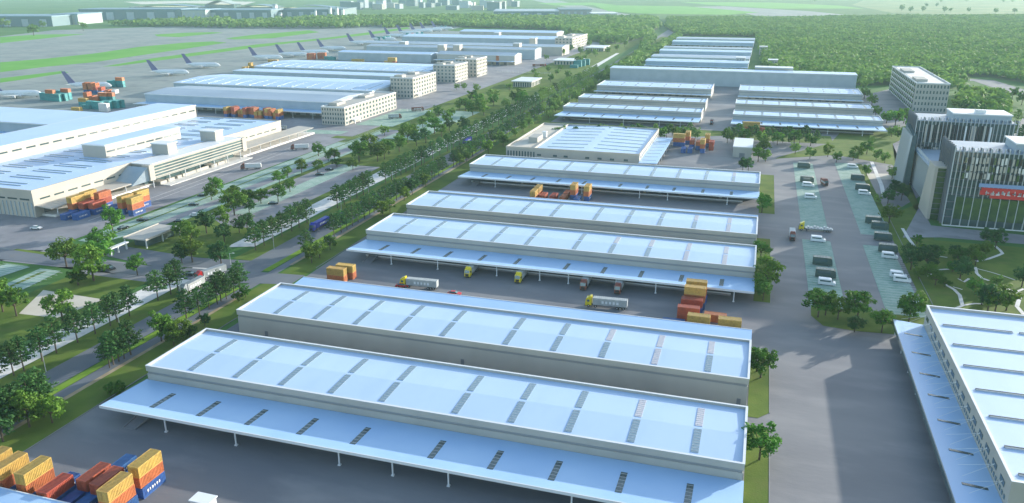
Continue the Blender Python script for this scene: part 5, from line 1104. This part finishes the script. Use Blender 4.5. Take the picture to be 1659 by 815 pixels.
# ---------------------------------------------------------------- airliners
def make_plane():
    t = thing('airliner', (0, 0, 0), 'plane', 'airliner')
    m = MB(); rs = []
    for x, r, z in ((30, .25, 3.4), (29, 1.2, 3.6), (26.5, 2.4, 4.1), (22, 3.2, 4.6), (12, 3.4, 4.7), (-10, 3.4, 4.7), (-20, 2.5, 5.4), (-27, 1.1, 6.2), (-30, .3, 6.6)):
        rs.append([(x, r*math.cos(a*math.pi/6), z+r*1.12*math.sin(a*math.pi/6)) for a in range(12)])
    fu = None; m.rings(rs); fu = m.build('fuselage', 'plane_white', t)
    m = MB()
    for s in (-1, 1):
        for k in range(22): m.box(-14+k*1.7, -13.4+k*1.7, s*3.38-.04, s*3.38+.04, 5.0, 5.5)
    m.box(27.6, 28.6, -1.25, 1.25, 4.6, 5.1); m.build('window_row', 'glass', fu)
    for s in (-1, 1):
        m = MB(); b = [(8, s*2.8, 3.3), (-3, s*2.8, 3.3), (-11, s*27, 5.2), (-8, s*27, 5.2)]
        if s > 0: b = b[::-1]
        m.hexa([(x, y, z-.5 if abs(y) < 5 else z-.12) for x, y, z in b], b); w_ = m.build('wing', 'plane_white', t)
        for ex, ey in ((4, 9), (-1, 17)):
            m = MB(); m.cyl((ex-2, s*ey, 2.6), 1.1, 4.6, 'x', 10, r2=1.35); m.box(ex-1, ex+1, s*ey-.15, s*ey+.15, 3.0, 4.2); m.build('engine', 'metal', w_)
        m = MB(); b = [(-22.5, s*1.0, 6.0), (-28, s*1.0, 6.0), (-31, s*10, 6.9), (-28.8, s*10, 6.9)]
        if s > 0: b = b[::-1]
        m.hexa([(x, y, z-.25) for x, y, z in b], b); m.build('tailplane', 'plane_white', t)
    m = MB(); m.hexa([(-29.5, -.3, 7.0), (-19, -.3, 7.4), (-19, .3, 7.4), (-29.5, .3, 7.0)], [(-37, -.12, 22), (-31.5, -.12, 22), (-31.5, .12, 22), (-37, .12, 22)]); m.build('tail_fin', 'plane_tail', t)
    m = MB()
    for x, y in ((22, 0), (-3, 3.2), (-3, -3.2)): m.cyl((x, y-.4, .7), .7, .8, 'y', 10); m.box(x-.15, x+.15, y-.15, y+.15, .7, 3)
    m.build('landing_gear', 'tyre', t)
    return t
pl = None
PLN = [(32, 158), (147, 144), (277, 122), (330, 110), (434, 97), (476, 92), (510, 88), (540, 82), (588, 73), (622, 67), (645, 61), (664, 56), (684, 53), (700, 51), (718, 49)]
for i, (px, py) in enumerate(PLN):
    x, y = P(px, py); lab = 'white airliner with dark blue tail, %s from the left in the parked row' % nth(i)
    rz = R(26)-i*.01; sc = .84 if i < 8 else .92
    if pl is None:
        pl = make_plane(); pl.location = (x, y, 0); pl.rotation_euler = (0, 0, rz); pl['label'] = lab; pl['group'] = 'airliners parked in a row on the apron'; pl.scale = (sc, sc, sc*1.18)
    else: dup(pl, (x, y, 0), rz, lab, scale=(sc, sc, sc*1.18))

# ---------------------------------------------------------------- street lamps and small yard things
m = MB(); m.cyl((0, 0, 0), .14, 9, n=6, r2=.08); LP_ = m.mesh('pole', 'metal'); m = MB(); m.bar((0, 0, 8.9), (1.8, 0, 9.3), .05); m.box(1.5, 2.5, -.15, .15, 9.25, 9.38); LH_ = m.mesh('lamp_head', 'trim')
for i in range(12):
    y = 182+i*34
    t = thing('street_lamp', (-222.3 if True else 0, y, 0), 'slim grey street lamp, %s from the near end of the main road' % nth(i), 'street lamp', 'street lamps of the main road'); put(LP_, 'pole', t, (0, 0, 0)); put(LH_, 'lamp_head', t, (0, 0, 0))

x, y = P(331, 822); t = thing('site_cabin', (x, y, 0), 'small white site cabin at the bottom edge of the near yard', 'cabin')
m = MB(); m.box(-2.6, 2.6, -1.6, 1.6, 0, 2.5); m.build('wall', 'trim', t); m = MB(); m.box(-2.9, 2.9, -1.9, 1.9, 2.51, 2.8); m.build('roof', 'white_metal', t)
m = MB(); m.box(-.5, .5, -.05, .05, .1, 2.1); put(m.mesh('door', 'door_grey'), 'door', t, (1.2, -1.63, 0)); m = MB(); m.box(-.7, .7, -.05, .05, 1.1, 1.9); put(m.mesh('window', 'glass'), 'window', t, (-1, -1.63, 0))
# pallets, forklifts on the docks
PM = MB()
for k in range(3): PM.box(-.6, .6, -.6+k*.5, -.4+k*.5, 0, .15)
PM.box(-.6, .6, -.6, .6, .15, .22); PM = PM.mesh('pallet_base', 'soil'); PB = [MB(), MB()]
PB[0].box(-.55, .55, -.55, .55, .22, 1.5); PB[0].box(-.2, .3, -.5, .1, 1.5, 1.9); PB = [PB[0].mesh('load', 'tarp_grey'), PB[0].mesh('load', 'soil')]
r9 = random.Random(3); n_ = 0
for (y, xa, xb, wh) in ((175.5, -165, -10, 'nearest'), (324, -150, -15, 'third'), (479, -150, -10, 'fifth')):
    for k in range(9):
        x = xa+(xb-xa)*(k+r9.random()*.8)/9
        t = thing('pallet', (x, y+r9.uniform(-1.5, 1.5), 1.21), 'loaded pallet, %s from left on the dock of the %s warehouse' % (nth(k), wh), 'pallet', 'pallets on the loading docks', rz=r9.uniform(-.3, .3)); t.scale = (1.3,)*3
        put(PM, 'pallet_base', t, (0, 0, 0)); put(PB[k % 2], 'load', t, (0, 0, 0))
# ---------------------------------------------------------------- air
hz = bpy.data.materials.new('haze'); hz.use_nodes = True; n = hz.node_tree.nodes; n.remove(n['Principled BSDF'])
pv = n.new('ShaderNodeVolumePrincipled'); pv.inputs['Color'].default_value = (.58, .88, .92, 1); pv.inputs['Density'].default_value = .000068; pv.inputs['Anisotropy'].default_value = .1
hz.node_tree.links.new(pv.outputs[0], n['Material Output'].inputs['Volume'])
m = MB(); m.box(-9100, 9100, -700, 9600, -2, 132); M['haze'] = hz; o = m.build('haze', 'haze'); o['kind'] = 'stuff'
